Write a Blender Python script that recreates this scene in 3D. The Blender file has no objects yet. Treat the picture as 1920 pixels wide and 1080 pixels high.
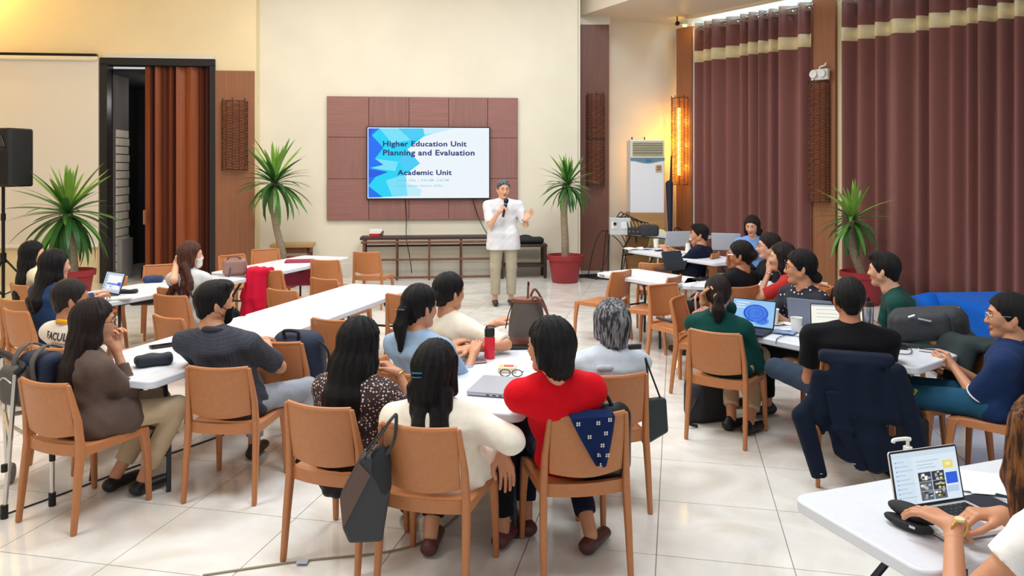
import bpy, math, random
import numpy as np
from mathutils import Vector, Matrix
random.seed(7); rng = np.random.default_rng(7)
S = bpy.context.scene
COL = S.collection
pi = math.pi
# ------------------------------------------------------------------ camera, world, lights, exposure
FPX, HC, HOR = 1450.0, 1.945, 318.0           # focal length in pixels, eye height, horizon row (of 1920x1080)
cd = bpy.data.cameras.new('camera'); cam = bpy.data.objects.new('camera', cd); COL.objects.link(cam)
cam.location = (0, 0, HC); cam.rotation_euler = (pi/2, 0, 0)
cd.sensor_width = 36; cd.lens = FPX/1920*36; cd.shift_y = -(540-HOR)/1920; cd.clip_start = .05
S.camera = cam
vs = S.view_settings; vs.view_transform = 'Standard'; vs.look = 'None'; vs.exposure = -0.08; vs.gamma = 1; vs.use_curve_mapping = False
wd = bpy.data.worlds.new('world'); S.world = wd; wd.use_nodes = True
wd.node_tree.nodes['Background'].inputs[0].default_value = (.93, .96, 1, 1)
wd.node_tree.nodes['Background'].inputs[1].default_value = .62
def area(name, loc, rot, sx, sy, power, color=(1, 1, 1)):
    l = bpy.data.lights.new(name, 'AREA'); l.shape = 'RECTANGLE'; l.size = sx; l.size_y = sy; l.energy = power; l.color = color
    o = bpy.data.objects.new(name, l); COL.objects.link(o); o.location = loc; o.rotation_euler = rot; return o
for i, (x, y) in enumerate([(-3.6, 3.2), (0.2, 3.2), (-3.6, 7.2), (0.4, 7.2), (-2.8, 11.0), (1.2, 11.0)]):
    area('ceiling_panel_light', (x, y, 5.9), (0, 0, 0), 1.6, 1.6, [136, 150, 126, 165, 112, 145][i], [(1, .95, .88), (.96, .98, 1), (1, .95, .88), (.86, .94, 1), (.98, .96, .92), (.88, .95, 1)][i])
def point(name, loc, power, color, r=.05):
    l = bpy.data.lights.new(name, 'POINT'); l.energy = power; l.color = color; l.shadow_soft_size = r
    o = bpy.data.objects.new(name, l); COL.objects.link(o); o.location = loc; return o
point('warm_uplight', (-9.2, 12.75, 5.3), 150, (1, .62, .12), .06)

# ------------------------------------------------------------------ helpers
def W(px, py, z=0.0):
    """the place in the room, at height z, seen at a picture point"""
    s = (py-HOR)/(HC-z); return Vector(((px-960)/s, FPX/s, z))
def WD(px, py, y):
    """the place in the room at depth y"""
    s = FPX/y; return Vector(((px-960)/s, y, HC-(py-HOR)/s))
def lin(c):
    c /= 255.0; return c/12.92 if c <= .04045 else ((c+.055)/1.055)**2.4
def rgb(r, g, b): return (lin(r), lin(g), lin(b), 1)
MATS = {}
def mat(name, col, rough=.5, metal=0, var=.0, vscale=8, bump=0, bscale=60, stretch=None, spec=.5, emit=None, estr=1, sheen=0, tr=0, ior=None, coat=0):
    if name in MATS: return MATS[name]
    m = bpy.data.materials.new(name); m.use_nodes = True; nt = m.node_tree; b = nt.nodes['Principled BSDF']
    c = rgb(*col) if max(col) > 1 else (*col, 1)
    b.inputs['Base Color'].default_value = c; b.inputs['Roughness'].default_value = rough; b.inputs['Metallic'].default_value = metal
    b.inputs['Specular IOR Level'].default_value = spec
    if sheen: b.inputs['Sheen Weight'].default_value = sheen
    if tr: b.inputs['Transmission Weight'].default_value = tr
    if ior: b.inputs['IOR'].default_value = ior
    if coat: b.inputs['Coat Weight'].default_value = coat
    if emit:
        b.inputs['Emission Color'].default_value = rgb(*emit); b.inputs['Emission Strength'].default_value = estr
    if var or bump:
        tc = nt.nodes.new('ShaderNodeTexCoord'); mp = nt.nodes.new('ShaderNodeMapping'); nt.links.new(tc.outputs['Object'], mp.inputs[0])
        if stretch: mp.inputs['Scale'].default_value = stretch
    if var:
        n = nt.nodes.new('ShaderNodeTexNoise'); n.inputs['Scale'].default_value = vscale; n.inputs['Detail'].default_value = 5
        nt.links.new(mp.outputs[0], n.inputs['Vector'])
        r = nt.nodes.new('ShaderNodeValToRGB'); e = r.color_ramp.elements
        e[0].position = .3; e[1].position = .7
        e[0].color = tuple(x*(1-var) for x in c[:3])+(1,); e[1].color = tuple(min(1, x*(1+var)) for x in c[:3])+(1,)
        nt.links.new(n.outputs['Fac'], r.inputs[0]); nt.links.new(r.outputs[0], b.inputs['Base Color'])
    if bump:
        n2 = nt.nodes.new('ShaderNodeTexNoise'); n2.inputs['Scale'].default_value = bscale; n2.inputs['Detail'].default_value = 3
        nt.links.new(mp.outputs[0], n2.inputs['Vector'])
        bp = nt.nodes.new('ShaderNodeBump'); bp.inputs['Strength'].default_value = bump; bp.inputs['Distance'].default_value = .01
        nt.links.new(n2.outputs['Fac'], bp.inputs['Height']); nt.links.new(bp.outputs[0], b.inputs['Normal'])
    MATS[name] = m; return m
def dots(name, base, dot, scale, radius, rough=.8):
    m = bpy.data.materials.new(name); m.use_nodes = True; nt = m.node_tree; b = nt.nodes['Principled BSDF']; b.inputs['Roughness'].default_value = rough
    tc = nt.nodes.new('ShaderNodeTexCoord'); v = nt.nodes.new('ShaderNodeTexVoronoi'); v.inputs['Scale'].default_value = scale; v.inputs['Randomness'].default_value = .55
    nt.links.new(tc.outputs['Object'], v.inputs['Vector'])
    lt = nt.nodes.new('ShaderNodeMath'); lt.operation = 'LESS_THAN'; lt.inputs[1].default_value = radius; nt.links.new(v.outputs['Distance'], lt.inputs[0])
    mx = nt.nodes.new('ShaderNodeMix'); mx.data_type = 'RGBA'; mx.inputs['A'].default_value = rgb(*base); mx.inputs['B'].default_value = rgb(*dot)
    nt.links.new(lt.outputs[0], mx.inputs['Factor']); nt.links.new(mx.outputs['Result'], b.inputs['Base Color']); MATS[name] = m; return m
def checks(name, a, c, scale, rough=.8):
    m = bpy.data.materials.new(name); m.use_nodes = True; nt = m.node_tree; b = nt.nodes['Principled BSDF']; b.inputs['Roughness'].default_value = rough
    tc = nt.nodes.new('ShaderNodeTexCoord'); mp = nt.nodes.new('ShaderNodeMapping'); mp.inputs['Rotation'].default_value = (0, .78, 0)
    v = nt.nodes.new('ShaderNodeTexChecker'); v.inputs['Scale'].default_value = scale; v.inputs['Color1'].default_value = rgb(*a); v.inputs['Color2'].default_value = rgb(*c)
    nt.links.new(tc.outputs['Object'], mp.inputs[0]); nt.links.new(mp.outputs[0], v.inputs['Vector']); nt.links.new(v.outputs['Color'], b.inputs['Base Color']); MATS[name] = m; return m

def mesh_np(name, V, Q, matl, parent=None, smooth=True, sharp=None):
    me = bpy.data.meshes.new(name); V = np.asarray(V, np.float32); Q = np.asarray(Q, np.int32)
    me.vertices.add(len(V)); me.vertices.foreach_set('co', V.ravel())
    k = Q.shape[1]; me.loops.add(Q.size); me.loops.foreach_set('vertex_index', Q.ravel())
    me.polygons.add(len(Q)); me.polygons.foreach_set('loop_start', np.arange(0, Q.size, k, dtype=np.int32))
    me.update(calc_edges=True); me.validate()
    me.polygons.foreach_set('use_smooth', np.full(len(me.polygons), smooth))
    return link(name, me, matl, parent)
def link(name, me, matl, parent=None):
    for m_ in (matl if isinstance(matl, (list, tuple)) else [matl]):
        if m_: me.materials.append(m_)
    o = bpy.data.objects.new(name, me); COL.objects.link(o)
    if parent: o.parent = parent
    return o
class MB:
    def __init__(s): s.v = []; s.f = []; s.mi = []
    def add(s, V, F, mi=0):
        n = len(s.v); s.v += [tuple(p) for p in V]; s.f += [tuple(i+n for i in f) for f in F]; s.mi += [mi]*len(F); return s
    def box(s, c, d, rot=None, mi=0):
        c = Vector(c); V = []
        for z in (-1, 1):
            for x, y in ((-1, -1), (1, -1), (1, 1), (-1, 1)):
                p = Vector((x*d[0]/2, y*d[1]/2, z*d[2]/2)); V.append(c+(rot @ p if rot else p))
        return s.add(V, [(3, 2, 1, 0), (4, 5, 6, 7), (0, 1, 5, 4), (1, 2, 6, 5), (2, 3, 7, 6), (3, 0, 4, 7)], mi)
    def tube(s, pts, r, n=8, mi=0, flat=1.0, up=None):
        pts = [Vector(p) for p in pts]; V = []; F = []; L = len(pts); prev = None
        for i, p in enumerate(pts):
            t = (pts[min(i+1, L-1)]-pts[max(i-1, 0)]); t = t.normalized() if t.length > 1e-9 else Vector((0, 0, 1))
            u = Vector(up) if up is not None else (prev if prev else (Vector((0, 0, 1)) if abs(t.z) < .9 else Vector((1, 0, 0))))
            a = (u-t*u.dot(t)); a = a.normalized() if a.length > 1e-6 else t.orthogonal().normalized()
            prev = a; b = t.cross(a); rr = r[i] if isinstance(r, (list, tuple)) else r
            for k in range(n):
                g = 2*pi*k/n; V.append(p+a*math.cos(g)*rr*flat+b*math.sin(g)*rr)
        for i in range(L-1):
            for k in range(n): F.append((i*n+k, i*n+(k+1) % n, (i+1)*n+(k+1) % n, (i+1)*n+k))
        F.append(tuple(range(n))[::-1]); F.append(tuple((L-1)*n+k for k in range(n))); return s.add(V, F, mi)
    def lathe(s, prof, n=20, c=(0, 0, 0), mi=0, sx=1, sy=1):
        V = []; F = []; L = len(prof)
        for r, z in prof:
            for k in range(n):
                g = 2*pi*k/n; V.append((c[0]+math.cos(g)*r*sx, c[1]+math.sin(g)*r*sy, c[2]+z))
        for i in range(L-1):
            for k in range(n): F.append((i*n+k, i*n+(k+1) % n, (i+1)*n+(k+1) % n, (i+1)*n+k))
        F.append(tuple(range(n))[::-1]); F.append(tuple((L-1)*n+k for k in range(n))); return s.add(V, F, mi)
    def grid(s, fn, nu, nv, mi=0):
        V = [fn(i/nu, j/nv) for j in range(nv+1) for i in range(nu+1)]
        F = [(j*(nu+1)+i, j*(nu+1)+i+1, (j+1)*(nu+1)+i+1, (j+1)*(nu+1)+i) for j in range(nv) for i in range(nu)]
        return s.add(V, F, mi)
    def prism(s, poly, z0, z1, fn=None, mi=0):
        n = len(poly); fn = fn or (lambda x, y, z: (x, y, z))
        V = [fn(x, y, z0) for x, y in poly]+[fn(x, y, z1) for x, y in poly]
        F = [tuple(range(n))[::-1], tuple(range(n, 2*n))]+[(i, (i+1) % n, n+(i+1) % n, n+i) for i in range(n)]
        return s.add(V, F, mi)
    def build(s, name, matl, parent=None, smooth=True, bevel=0, seg=2, solid=0, sub=0, ang=35, offs=0):
        me = bpy.data.meshes.new(name); me.from_pydata(s.v, [], s.f); me.update()
        if any(s.mi): me.polygons.foreach_set('material_index', s.mi)
        if smooth:
            me.polygons.foreach_set('use_smooth', [True]*len(me.polygons))
            if not sub: me.set_sharp_from_angle(angle=math.radians(ang))
        o = link(name, me, matl, parent)
        if solid: md = o.modifiers.new('solid', 'SOLIDIFY'); md.thickness = solid; md.offset = offs
        if bevel:
            md = o.modifiers.new('bevel', 'BEVEL'); md.width = bevel; md.segments = seg; md.limit_method = 'ANGLE'; md.angle_limit = math.radians(40)
        if sub: md = o.modifiers.new('sub', 'SUBSURF'); md.levels = sub; md.render_levels = sub
        return o
def tag(o, label=None, cat=None, group=None, kind=None):
    if label: o['label'] = label
    if cat: o['category'] = cat
    if group: o['group'] = group
    if kind: o['kind'] = kind
    return o
def thing(name, label, cat, loc=(0, 0, 0), rz=0, group=None, rot=None):
    o = bpy.data.objects.new(name, None); COL.objects.link(o); o.location = loc; o.empty_display_size = .1
    o.rotation_euler = rot if rot else (0, 0, rz)
    return tag(o, label, cat, group)
def struct(o): o['kind'] = 'structure'; return o
def dup(root, loc, rz, label=None, group=None, dz=None):
    r = root.copy(); COL.objects.link(r); r.location = loc; r.rotation_euler = (0, 0, rz)
    if label: r['label'] = label
    if group: r['group'] = group
    for ch in list(root.children):
        c = ch.copy(); COL.objects.link(c); c.parent = r
        for g in ch.children:
            d = g.copy(); COL.objects.link(d); d.parent = c
    return r
def HD(deg): a = math.radians(deg); return Vector((math.sin(a), math.cos(a), 0))     # a heading: 0 away from the camera, 90 to the right
def rounded(w, d, r, n=4):
    P = []
    for cx, cy, a0 in ((w/2-r, d/2-r, 0), (-w/2+r, d/2-r, pi/2), (-w/2+r, -d/2+r, pi), (w/2-r, -d/2+r, 1.5*pi)):
        for k in range(n+1): P.append((cx+r*math.cos(a0+pi/2*k/n), cy+r*math.sin(a0+pi/2*k/n)))
    return P
def text_mesh(txt, size, align='LEFT', bold=0, ext=.001, spacing=1.0):
    cu = bpy.data.curves.new('t', 'FONT'); cu.body = txt; cu.size = size; cu.align_x = align; cu.offset = bold; cu.extrude = ext; cu.resolution_u = 3; cu.space_character = spacing
    o = bpy.data.objects.new('t', cu); COL.objects.link(o)
    dg = bpy.context.evaluated_depsgraph_get(); me = bpy.data.meshes.new_from_object(o.evaluated_get(dg))
    bpy.data.objects.remove(o); bpy.data.curves.remove(cu); return me

# ------------------------------------------------------------------ soft shapes: signed distance fields meshed with surface nets
def v3(p): return np.array(p, np.float64)
def C(a, b, ra, rb=None, ax=None, ratio=1.0, k=.02, cut=None): return dict(t='c', a=v3(a), b=v3(b), ra=ra, rb=ra if rb is None else rb, ax=None if ax is None else v3(ax)/np.linalg.norm(v3(ax)), ratio=ratio, k=k, cut=cut)
def E(c, M, r, k=.02, cut=None): return dict(t='e', a=v3(c), b=v3(c), M=np.array(M, float), r=v3(r), ra=max(r), rb=max(r), ratio=1, k=k, cut=cut)
def B(c, M, h, r=.02, k=.01, cut=None): m = float(np.linalg.norm(v3(h))); return dict(t='b', a=v3(c), b=v3(c), M=np.array(M, float), r=v3(h), rr=r, ra=m, rb=m, ratio=1, k=k, cut=cut)
I3 = np.eye(3)
def pd(q, X, Y, Z):
    if q['t'] == 'c':
        a, b = q['a'], q['b']; px, py, pz = X-a[0], Y-a[1], Z-a[2]; ba = b-a
        if q['ax'] is not None:
            ax = q['ax']; f = 1-1/q['ratio']; d = (px*ax[0]+py*ax[1]+pz*ax[2])*f; px, py, pz = px-d*ax[0], py-d*ax[1], pz-d*ax[2]
            ba = ba-ax*(ba@ax)*f
        L = max(ba@ba, 1e-9); t = np.clip((px*ba[0]+py*ba[1]+pz*ba[2])/L, 0, 1)
        d = np.sqrt((px-t*ba[0])**2+(py-t*ba[1])**2+(pz-t*ba[2])**2)-(q['ra']+t*(q['rb']-q['ra']))
    else:
        c = q['a']; px, py, pz = X-c[0], Y-c[1], Z-c[2]; M = q['M']; r = q['r']
        x = px*M[0, 0]+py*M[0, 1]+pz*M[0, 2]; y = px*M[1, 0]+py*M[1, 1]+pz*M[1, 2]; z = px*M[2, 0]+py*M[2, 1]+pz*M[2, 2]
        if q['t'] == 'e': d = (np.sqrt((x/r[0])**2+(y/r[1])**2+(z/r[2])**2)-1)*min(r)
        else:
            rr = q['rr']; ax_, ay, az = np.abs(x)-r[0]+rr, np.abs(y)-r[1]+rr, np.abs(z)-r[2]+rr
            d = np.sqrt(np.maximum(ax_, 0)**2+np.maximum(ay, 0)**2+np.maximum(az, 0)**2)+np.minimum(np.maximum(ax_, np.maximum(ay, az)), 0)-rr
    if q['cut'] is not None:
        for n, p in (q['cut'] if isinstance(q['cut'], list) else [q['cut']]):
            n = v3(n); n = n/np.linalg.norm(n); p = v3(p); d = np.maximum(d, (X-p[0])*n[0]+(Y-p[1])*n[1]+(Z-p[2])*n[2])
    return d
def field(prims, h, subs=(), cuts=(), ripple=None, pad=.0):
    los = np.array([np.minimum(q['a'], q['b'])-max(q['ra'], q['rb'])*(q['ratio'] if q['t'] == 'c' else 1) for q in prims]); his = np.array([np.maximum(q['a'], q['b'])+max(q['ra'], q['rb'])*(q['ratio'] if q['t'] == 'c' else 1) for q in prims])
    lo = los.min(0)-2.5*h-pad; hi = his.max(0)+2.5*h+pad; N = np.ceil((hi-lo)/h).astype(int)+1
    xs, ys, zs = (lo[i]+h*np.arange(N[i]) for i in range(3)); F = np.full(N, .08, np.float32)
    def blk(q, extra):
        R = max(q['ra'], q['rb'])*(q['ratio'] if q['t'] == 'c' else 1)+extra; a = np.minimum(q['a'], q['b'])-R; b = np.maximum(q['a'], q['b'])+R
        i0 = np.clip(np.floor((a-lo)/h).astype(int), 0, N-1); i1 = np.clip(np.ceil((b-lo)/h).astype(int)+1, 1, N)
        return tuple(slice(i0[i], i1[i]) for i in range(3))
    for q in prims:
        s = blk(q, .03); X, Y, Z = xs[s[0]][:, None, None], ys[s[1]][None, :, None], zs[s[2]][None, None, :]
        d = np.minimum(pd(q, X, Y, Z), .08); A = F[s]; k = q['k']; g = np.clip(.5+.5*(d-A)/k, 0, 1); F[s] = d*(1-g)+A*g-k*g*(1-g)
    for q in subs:
        s = blk(q, .02); X, Y, Z = xs[s[0]][:, None, None], ys[s[1]][None, :, None], zs[s[2]][None, None, :]
        d = -pd(q, X, Y, Z); A = F[s]; k = q['k']; g = np.clip(.5-.5*(d-A)/k, 0, 1); F[s] = d*(1-g)+A*g+k*g*(1-g)
    X, Y, Z = xs[:, None, None], ys[None, :, None], zs[None, None, :]
    if ripple is not None: F = F+ripple(X, Y, Z)
    for n, p in cuts:
        n = v3(n)/np.linalg.norm(v3(n)); p = v3(p); F = np.maximum(F, (X-p[0])*n[0]+(Y-p[1])*n[1]+(Z-p[2])*n[2])
    F[0] = F[-1] = .05; F[:, 0] = F[:, -1] = .05; F[:, :, 0] = F[:, :, -1] = .05
    return F.astype(np.float32), lo, h
OFF = [(i, j, k) for i in (0, 1) for j in (0, 1) for k in (0, 1)]
EDG = [(a, b) for a in range(8) for b in range(a+1, 8) if sum(abs(x-y) for x, y in zip(OFF[a], OFF[b])) == 1]
def nets(F, lo, h):
    I = F < 0; nx, ny, nz = F.shape; s = np.zeros((nx-1, ny-1, nz-1), np.int8)
    for i, j, k in OFF: s += I[i:nx-1+i, j:ny-1+j, k:nz-1+k]
    m = (s > 0) & (s < 8); ijk = np.argwhere(m); idx = np.full(m.shape, -1, np.int32); idx[m] = np.arange(len(ijk))
    vals = np.stack([F[ijk[:, 0]+o[0], ijk[:, 1]+o[1], ijk[:, 2]+o[2]] for o in OFF], 1); P = np.zeros((len(ijk), 3)); cnt = np.zeros(len(ijk))
    for a, b in EDG:
        va, vb = vals[:, a], vals[:, b]; x = (va < 0) != (vb < 0); t = np.where(x, va/np.where(x, va-vb, 1), 0)
        P += np.where(x[:, None], np.array(OFF[a])+t[:, None]*(np.array(OFF[b])-np.array(OFF[a])), 0); cnt += x
    V = lo+h*(ijk+P/np.maximum(cnt, 1)[:, None]); Q = []
    for ax in range(3):
        u, v = (ax+1) % 3, (ax+2) % 3; A = np.moveaxis(I, (ax, u, v), (0, 1, 2)); D = np.moveaxis(idx, (ax, u, v), (0, 1, 2))
        ch = A[:-1] != A[1:]; ch[:, 0] = ch[:, -1] = False; ch[:, :, 0] = ch[:, :, -1] = False; e = np.argwhere(ch); i, j, k = e.T
        q = np.stack([D[i, j-1, k-1], D[i, j, k-1], D[i, j, k], D[i, j-1, k]], 1); flip = ~A[i, j, k]; q[flip] = q[flip][:, ::-1]; Q.append(q)
    Q = np.concatenate(Q); return V, Q[(Q >= 0).all(1)]
def soft(name, prims, h, matl, parent=None, subs=(), cuts=(), ripple=None):
    V, Q = nets(*field(prims, h, subs, cuts, ripple)); return mesh_np(name, V, Q, matl, parent)
# ------------------------------------------------------------------ people
SKIN = {'light': mat('skin_light', (226, 172, 142), .5, var=.05, vscale=6), 'mid': mat('skin_mid', (204, 145, 110), .5, var=.06, vscale=6), 'tan': mat('skin_tan', (184, 122, 88), .5, var=.06, vscale=6)}
def hairmat(name, col, var=.5, stripes=None):
    m = mat(name, col, .42, spec=.28, var=var, vscale=14, stretch=(6, 6, .7), bump=.8, bscale=70); return m
HAIR = {'black': hairmat('hair_black', (15, 13, 16)), 'dark': hairmat('hair_dark_brown', (34, 22, 21)), 'brown': hairmat('hair_brown', (84, 50, 40)), 'grey': hairmat('hair_grey', (78, 78, 80), .9), 'salt': hairmat('hair_salt', (72, 76, 84), .4), 'bronze': hairmat('hair_bronze', (138, 88, 52), .55), 'thin': hairmat('hair_thin', (36, 29, 30))}
def streaks(name, a, b):
    m = hairmat(name, a); nt = m.node_tree; r = [n for n in nt.nodes if n.type == 'VALTORGB'][0]; r.color_ramp.elements[0].color = rgb(*a); r.color_ramp.elements[1].color = rgb(*b); r.color_ramp.elements[0].position = .42; r.color_ramp.elements[1].position = .72; return m
HAIR['salt'] = streaks('hair_silver', (46, 48, 54), (196, 198, 204)); HAIR['grey'] = streaks('hair_pepper', (52, 54, 60), (150, 160, 176)); HAIR['bronze'] = streaks('hair_bronzed', (58, 36, 28), (176, 112, 58))
EYEW = mat('eye_white', (225, 220, 215), .3); IRIS = mat('eye_dark', (28, 18, 14), .2); LIPS = mat('lip_red', (172, 84, 80), .4); LIPB = mat('lip_bright', (190, 40, 60), .35); BROW = mat('brow', (36, 26, 24), .7)
BLACKP = mat('black_plastic', (22, 22, 24), .45); CHROME = mat('chrome', (200, 200, 205), .2, 1); GOLD = mat('gold', (225, 180, 100), .25, 1)
def fabric(name, col, var=.08, bump=.25, bs=28, rough=.85): return mat('fabric_'+name, col, rough, var=var, vscale=9, bump=bump, bscale=bs, spec=.15, sheen=.03)
def lerp(a, b, t): return a+(b-a)*t
def nrm(v): return v/max(np.linalg.norm(v), 1e-9)
PEOPLE = {}
def person(label, hpx, body, face, top, pants, skin='mid', seat=None, hz=None, hf=.05, lat=0.0, pitch=4, sc=1.0, bulk=1.0, fem=True, hair=('cap', 'black', {}), sleeve=('short', .62), lw=None, rw=None,
           lh=None, rh=None, le=None, re=None, knees=None, ankles=None, stand=False, shoes=None, ankle_skin=False, feat=False, lips=None, loose=1.0, collar=None, tw=0, vneck=False, group=None, hemz=None, q=None, hands='both', headdist=None, shoe_cut=0, own=None, arm=1.0):
    F_, R_ = HD(body), HD(body+90)
    if hz is None and not headdist:
        best = None
        for z in np.arange(.98, 1.24, .005):
            Pw = W(hpx[0], hpx[1], z); hip = Pw-F_*hf-R_*lat; e = (hip.xy-seat.xy).length+abs(z-1.10)*.25
            if best is None or e < best[0]: best = (e, z)
        hz = best[1]
    Hw = WD(hpx[0], hpx[1], headdist) if headdist else W(hpx[0], hpx[1], hz)
    loc = Hw-F_*hf-R_*lat; loc.z = 0
    if seat is not None and not stand:                               # sit on the chair itself when it is close enough
        d = (seat.xy-loc.xy)
        print('PERSON', label[:34], 'hz %.2f' % hz, 'seat off %.2f (fwd %.2f right %.2f)' % (d.length, d.dot(F_.xy), d.dot(R_.xy)))
        loc = Vector((seat.x, seat.y, 0)) if d.length < .34 else loc+Vector((d.x, d.y, 0))*(1-.34/d.length)
    if own: chair(label[:20], 0, 0, body, own, at=Vector((loc.x, loc.y, 0)))
    L = lambda P: v3(((P-loc).dot(R_), (P-loc).dot(F_), P.z))
    root = thing('person', label, 'person', loc, -math.radians(body), group)
    q = q or (.0062 if loc.y < 5.2 else .008)
    H = L(Hw); hipz = .93*sc if stand else .535
    P0 = v3((0, 0, hipz)); dirn = nrm(H-P0); N = H-nrm(.6*dirn+v3((0, 0, .4)))*.168*sc-v3((0, .035, 0))
    a = math.radians(face-body); p = math.radians(pitch); hfv = v3((math.sin(a)*math.cos(p), math.cos(a)*math.cos(p), -math.sin(p))); hrv = v3((math.cos(a), -math.sin(a), 0)); huv = np.cross(hrv, hfv); M = np.array([hrv, hfv, huv])
    hl = lambda x, y, z: H+(hrv*x+hfv*y+huv*z)*sc
    t_ = math.radians(tw); rx = v3((math.cos(t_), -math.sin(t_), 0)); w = (.163 if fem else .188)*sc*(.5+.5*bulk)
    sh = [N-rx*w+v3((0, .005, -.048)), N+rx*w+v3((0, .005, -.048))]
    # ---- arms
    arms = []
    for i in (0, 1):
        sg = -1 if i == 0 else 1; tgt = (lw, rw)[i]; hint = (le, re)[i]; mdh = None; hd = (lh, rh)[i] or {}
        if tgt is None: tgt = v3((sg*.13, .34, .62))
        elif isinstance(tgt, Vector): tgt = L(tgt)
        else: tgt = v3(tgt)
        l1, l2 = .275*sc*arm, .25*sc*arm; s = sh[i]; d = tgt-s; D = np.linalg.norm(d); D2 = min(D, (l1+l2)*.985); wr = s+d/max(D, 1e-6)*D2; u = d/max(D, 1e-6)
        hv = (L(hint)-(s+tgt)/2) if isinstance(hint, Vector) else (v3(hint) if hint is not None else v3((sg*.35, -.5, -.9))); hv = nrm(hv-u*(hv@u)); ca = (l1*l1+D2*D2-l2*l2)/(2*l1*D2); ca = max(-1, min(1, ca)); el = s+u*l1*ca+hv*l1*math.sqrt(1-ca*ca)
        arms.append((s, el, wr, hd, sg))
    # ---- legs
    legs = []
    for i in (0, 1):
        sg = -1 if i == 0 else 1
        hj = v3((sg*.09, .015, hipz-.015)); kn = v3((sg*.115, .03, .5*sc) if stand else (sg*.12, .43*sc, .5)); an = v3((sg*.115, -.005, .085) if stand else (sg*.12, .42*sc, .085))
        if knees and knees[i] is not None: kn = v3(knees[i])
        if ankles and ankles[i] is not None: an = v3(ankles[i])
        legs.append((hj, kn, an))
    # ---- body (one continuous skin surface)
    mid, ch = lerp(P0, N, .45)+v3((0, -.012, 0)), lerp(P0, N, .8)+v3((0, -.005, 0))
    def torso(g, k=.05): return [C(P0, mid, .095*bulk+g, .088*bulk+g, rx, 1.5, k), C(mid, ch, .088*bulk+g, .094*bulk+g, rx, 1.55, k), C(ch, lerp(ch, N, .7), .094*bulk+g, .062+g, rx, 1.6, k), C(sh[0], sh[1], .052+g, None, None, 1, k), C(N+v3((0, -.005, .03)), lerp(N, sh[0], .75), .042, .045+g, k=.04), C(N+v3((0, -.005, .03)), lerp(N, sh[1], .75), .042, .045+g, k=.04)]
    pr = torso(-.012)+[C(N-v3((0, 0, .04)), hl(0, -.018, -.06), .052*sc*(1 if fem else 1.12), .05*sc*(1 if fem else 1.1), k=.03)]
    for hj, kn, an in legs: pr += [C(hj, kn, .07, .05, k=.03), C(kn, an, .05, .036, k=.03)]
    for s, el, wr, hd, sg in arms: pr += [C(s, el, .043*bulk, .036*bulk, k=.03), C(el, wr, .037*bulk, .0245, k=.02)]
    parts = [nets(*field(pr, .0135))]
    hp = [E(hl(0, -.012, .03), M, v3((.074, .094, .09))*sc, .02), C(hl(0, .028, -.005), hl(0, .048, -.078), .06*sc, .036*sc, hrv, 1.06, .03), C(hl(-.048, .0, -.045), hl(.048, .0, -.045), .026*sc, k=.03), C(hl(-.03, .06, -.02), hl(.03, .06, -.02), .026*sc, k=.02),
          C(hl(-.028, .073, .03), hl(.028, .073, .03), .014*sc, k=.014), C(hl(0, .082, .018), hl(0, .1, -.022), .008*sc, .0135*sc, k=.01), C(hl(-.012, .092, -.024), hl(.012, .092, -.024), .0085*sc, k=.008), C(hl(-.016, .083, -.054), hl(.016, .083, -.054), .0075*sc, k=.008), C(hl(0, .066, -.09), hl(0, .07, -.092), .018*sc, k=.02),
          C(hl(0, -.02, -.04), hl(0, -.025, -.13), .05*sc, .052*sc, k=.03)]
    for sx in (-1, 1): hp += [E(hl(sx*.077, -.012, -.008), np.array([nrm(hrv+hfv*sx*.5), nrm(hfv-hrv*sx*.5), huv]), v3((.009, .02, .032))*sc, .008)]
    parts.append(nets(*field(hp, q, subs=[E(hl(sx*.031, .093, .012), M, v3((.017, .016, .012))*sc, .01) for sx in (-1, 1)]+[C(hl(-.018, .093, -.0585), hl(.018, .093, -.0585), .003*sc, k=.004)])))
    hinfo = []
    for s, el, wr, hd, sg in arms:
        d = nrm(v3(hd['d'])) if 'd' in hd else nrm(wr-el); n = v3(hd.get('n', (0, 0, -1))); n = nrm(n-d*(n@d)) if abs(n@d) < .97*np.linalg.norm(n) else nrm(np.cross(d, v3((1, 0, 0)))); t = np.cross(d, n)*sg; cu = hd.get('curl', .35); k_ = sc*hd.get('s', 1.0); P = lambda a_, b_, c_: wr+(d*a_+t*b_+n*c_)*k_
        uf = nrm(wr-el); pr = [C(wr-uf*.05, wr, .0265, .0245, k=.02), C(wr, wr+d*.02*k_, .0245, .022, t, 1.15, .02)]
        for off, l3, a0 in ((.027, (.043, .026, .021), .05), (.009, (.047, .03, .022), 0), (-.01, (.043, .028, .021), .03), (-.027, (.034, .021, .019), .12)):
            b0 = P(.085-abs(off)*.25, off, 0); pr.append(C(P(.01, off*.55, 0), b0, .0135*k_, .0115*k_, n, 1, .012)); ang = cu*.9+a0*.5; pt = b0; sp = off*hd.get('spread', 2.5)
            for j, l in enumerate(l3):
                nx = pt+nrm(d*math.cos(ang)+n*math.sin(ang)+t*sp*math.cos(ang))*l*k_; pr.append(C(pt, nx, (.0092-.0009*j)*k_, (.0086-.001*j)*k_, k=.003)); pt = nx; ang += cu*(1.15, .9, 0)[j]
        tc = hd.get('thumb', .5); q0, q1 = P(.018, .02, .006), P(.05, .044+.012*tc, .014); pr += [C(q0, q1, .0155*k_, .012*k_, k=.012), C(q1, P(.08, .05+.022*tc-.02*cu, .018+.022*cu), .0108*k_, .0098*k_, k=.003), C(P(.08, .05+.022*tc-.02*cu, .018+.022*cu), P(.105, .046+.03*tc-.035*cu, .022+.035*cu), .0098*k_, .008*k_, k=.003)]
        parts.append(nets(*field(pr, .0046 if loc.y < 6 else .006))); hinfo.append((wr, d, n, t, P))
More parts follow.
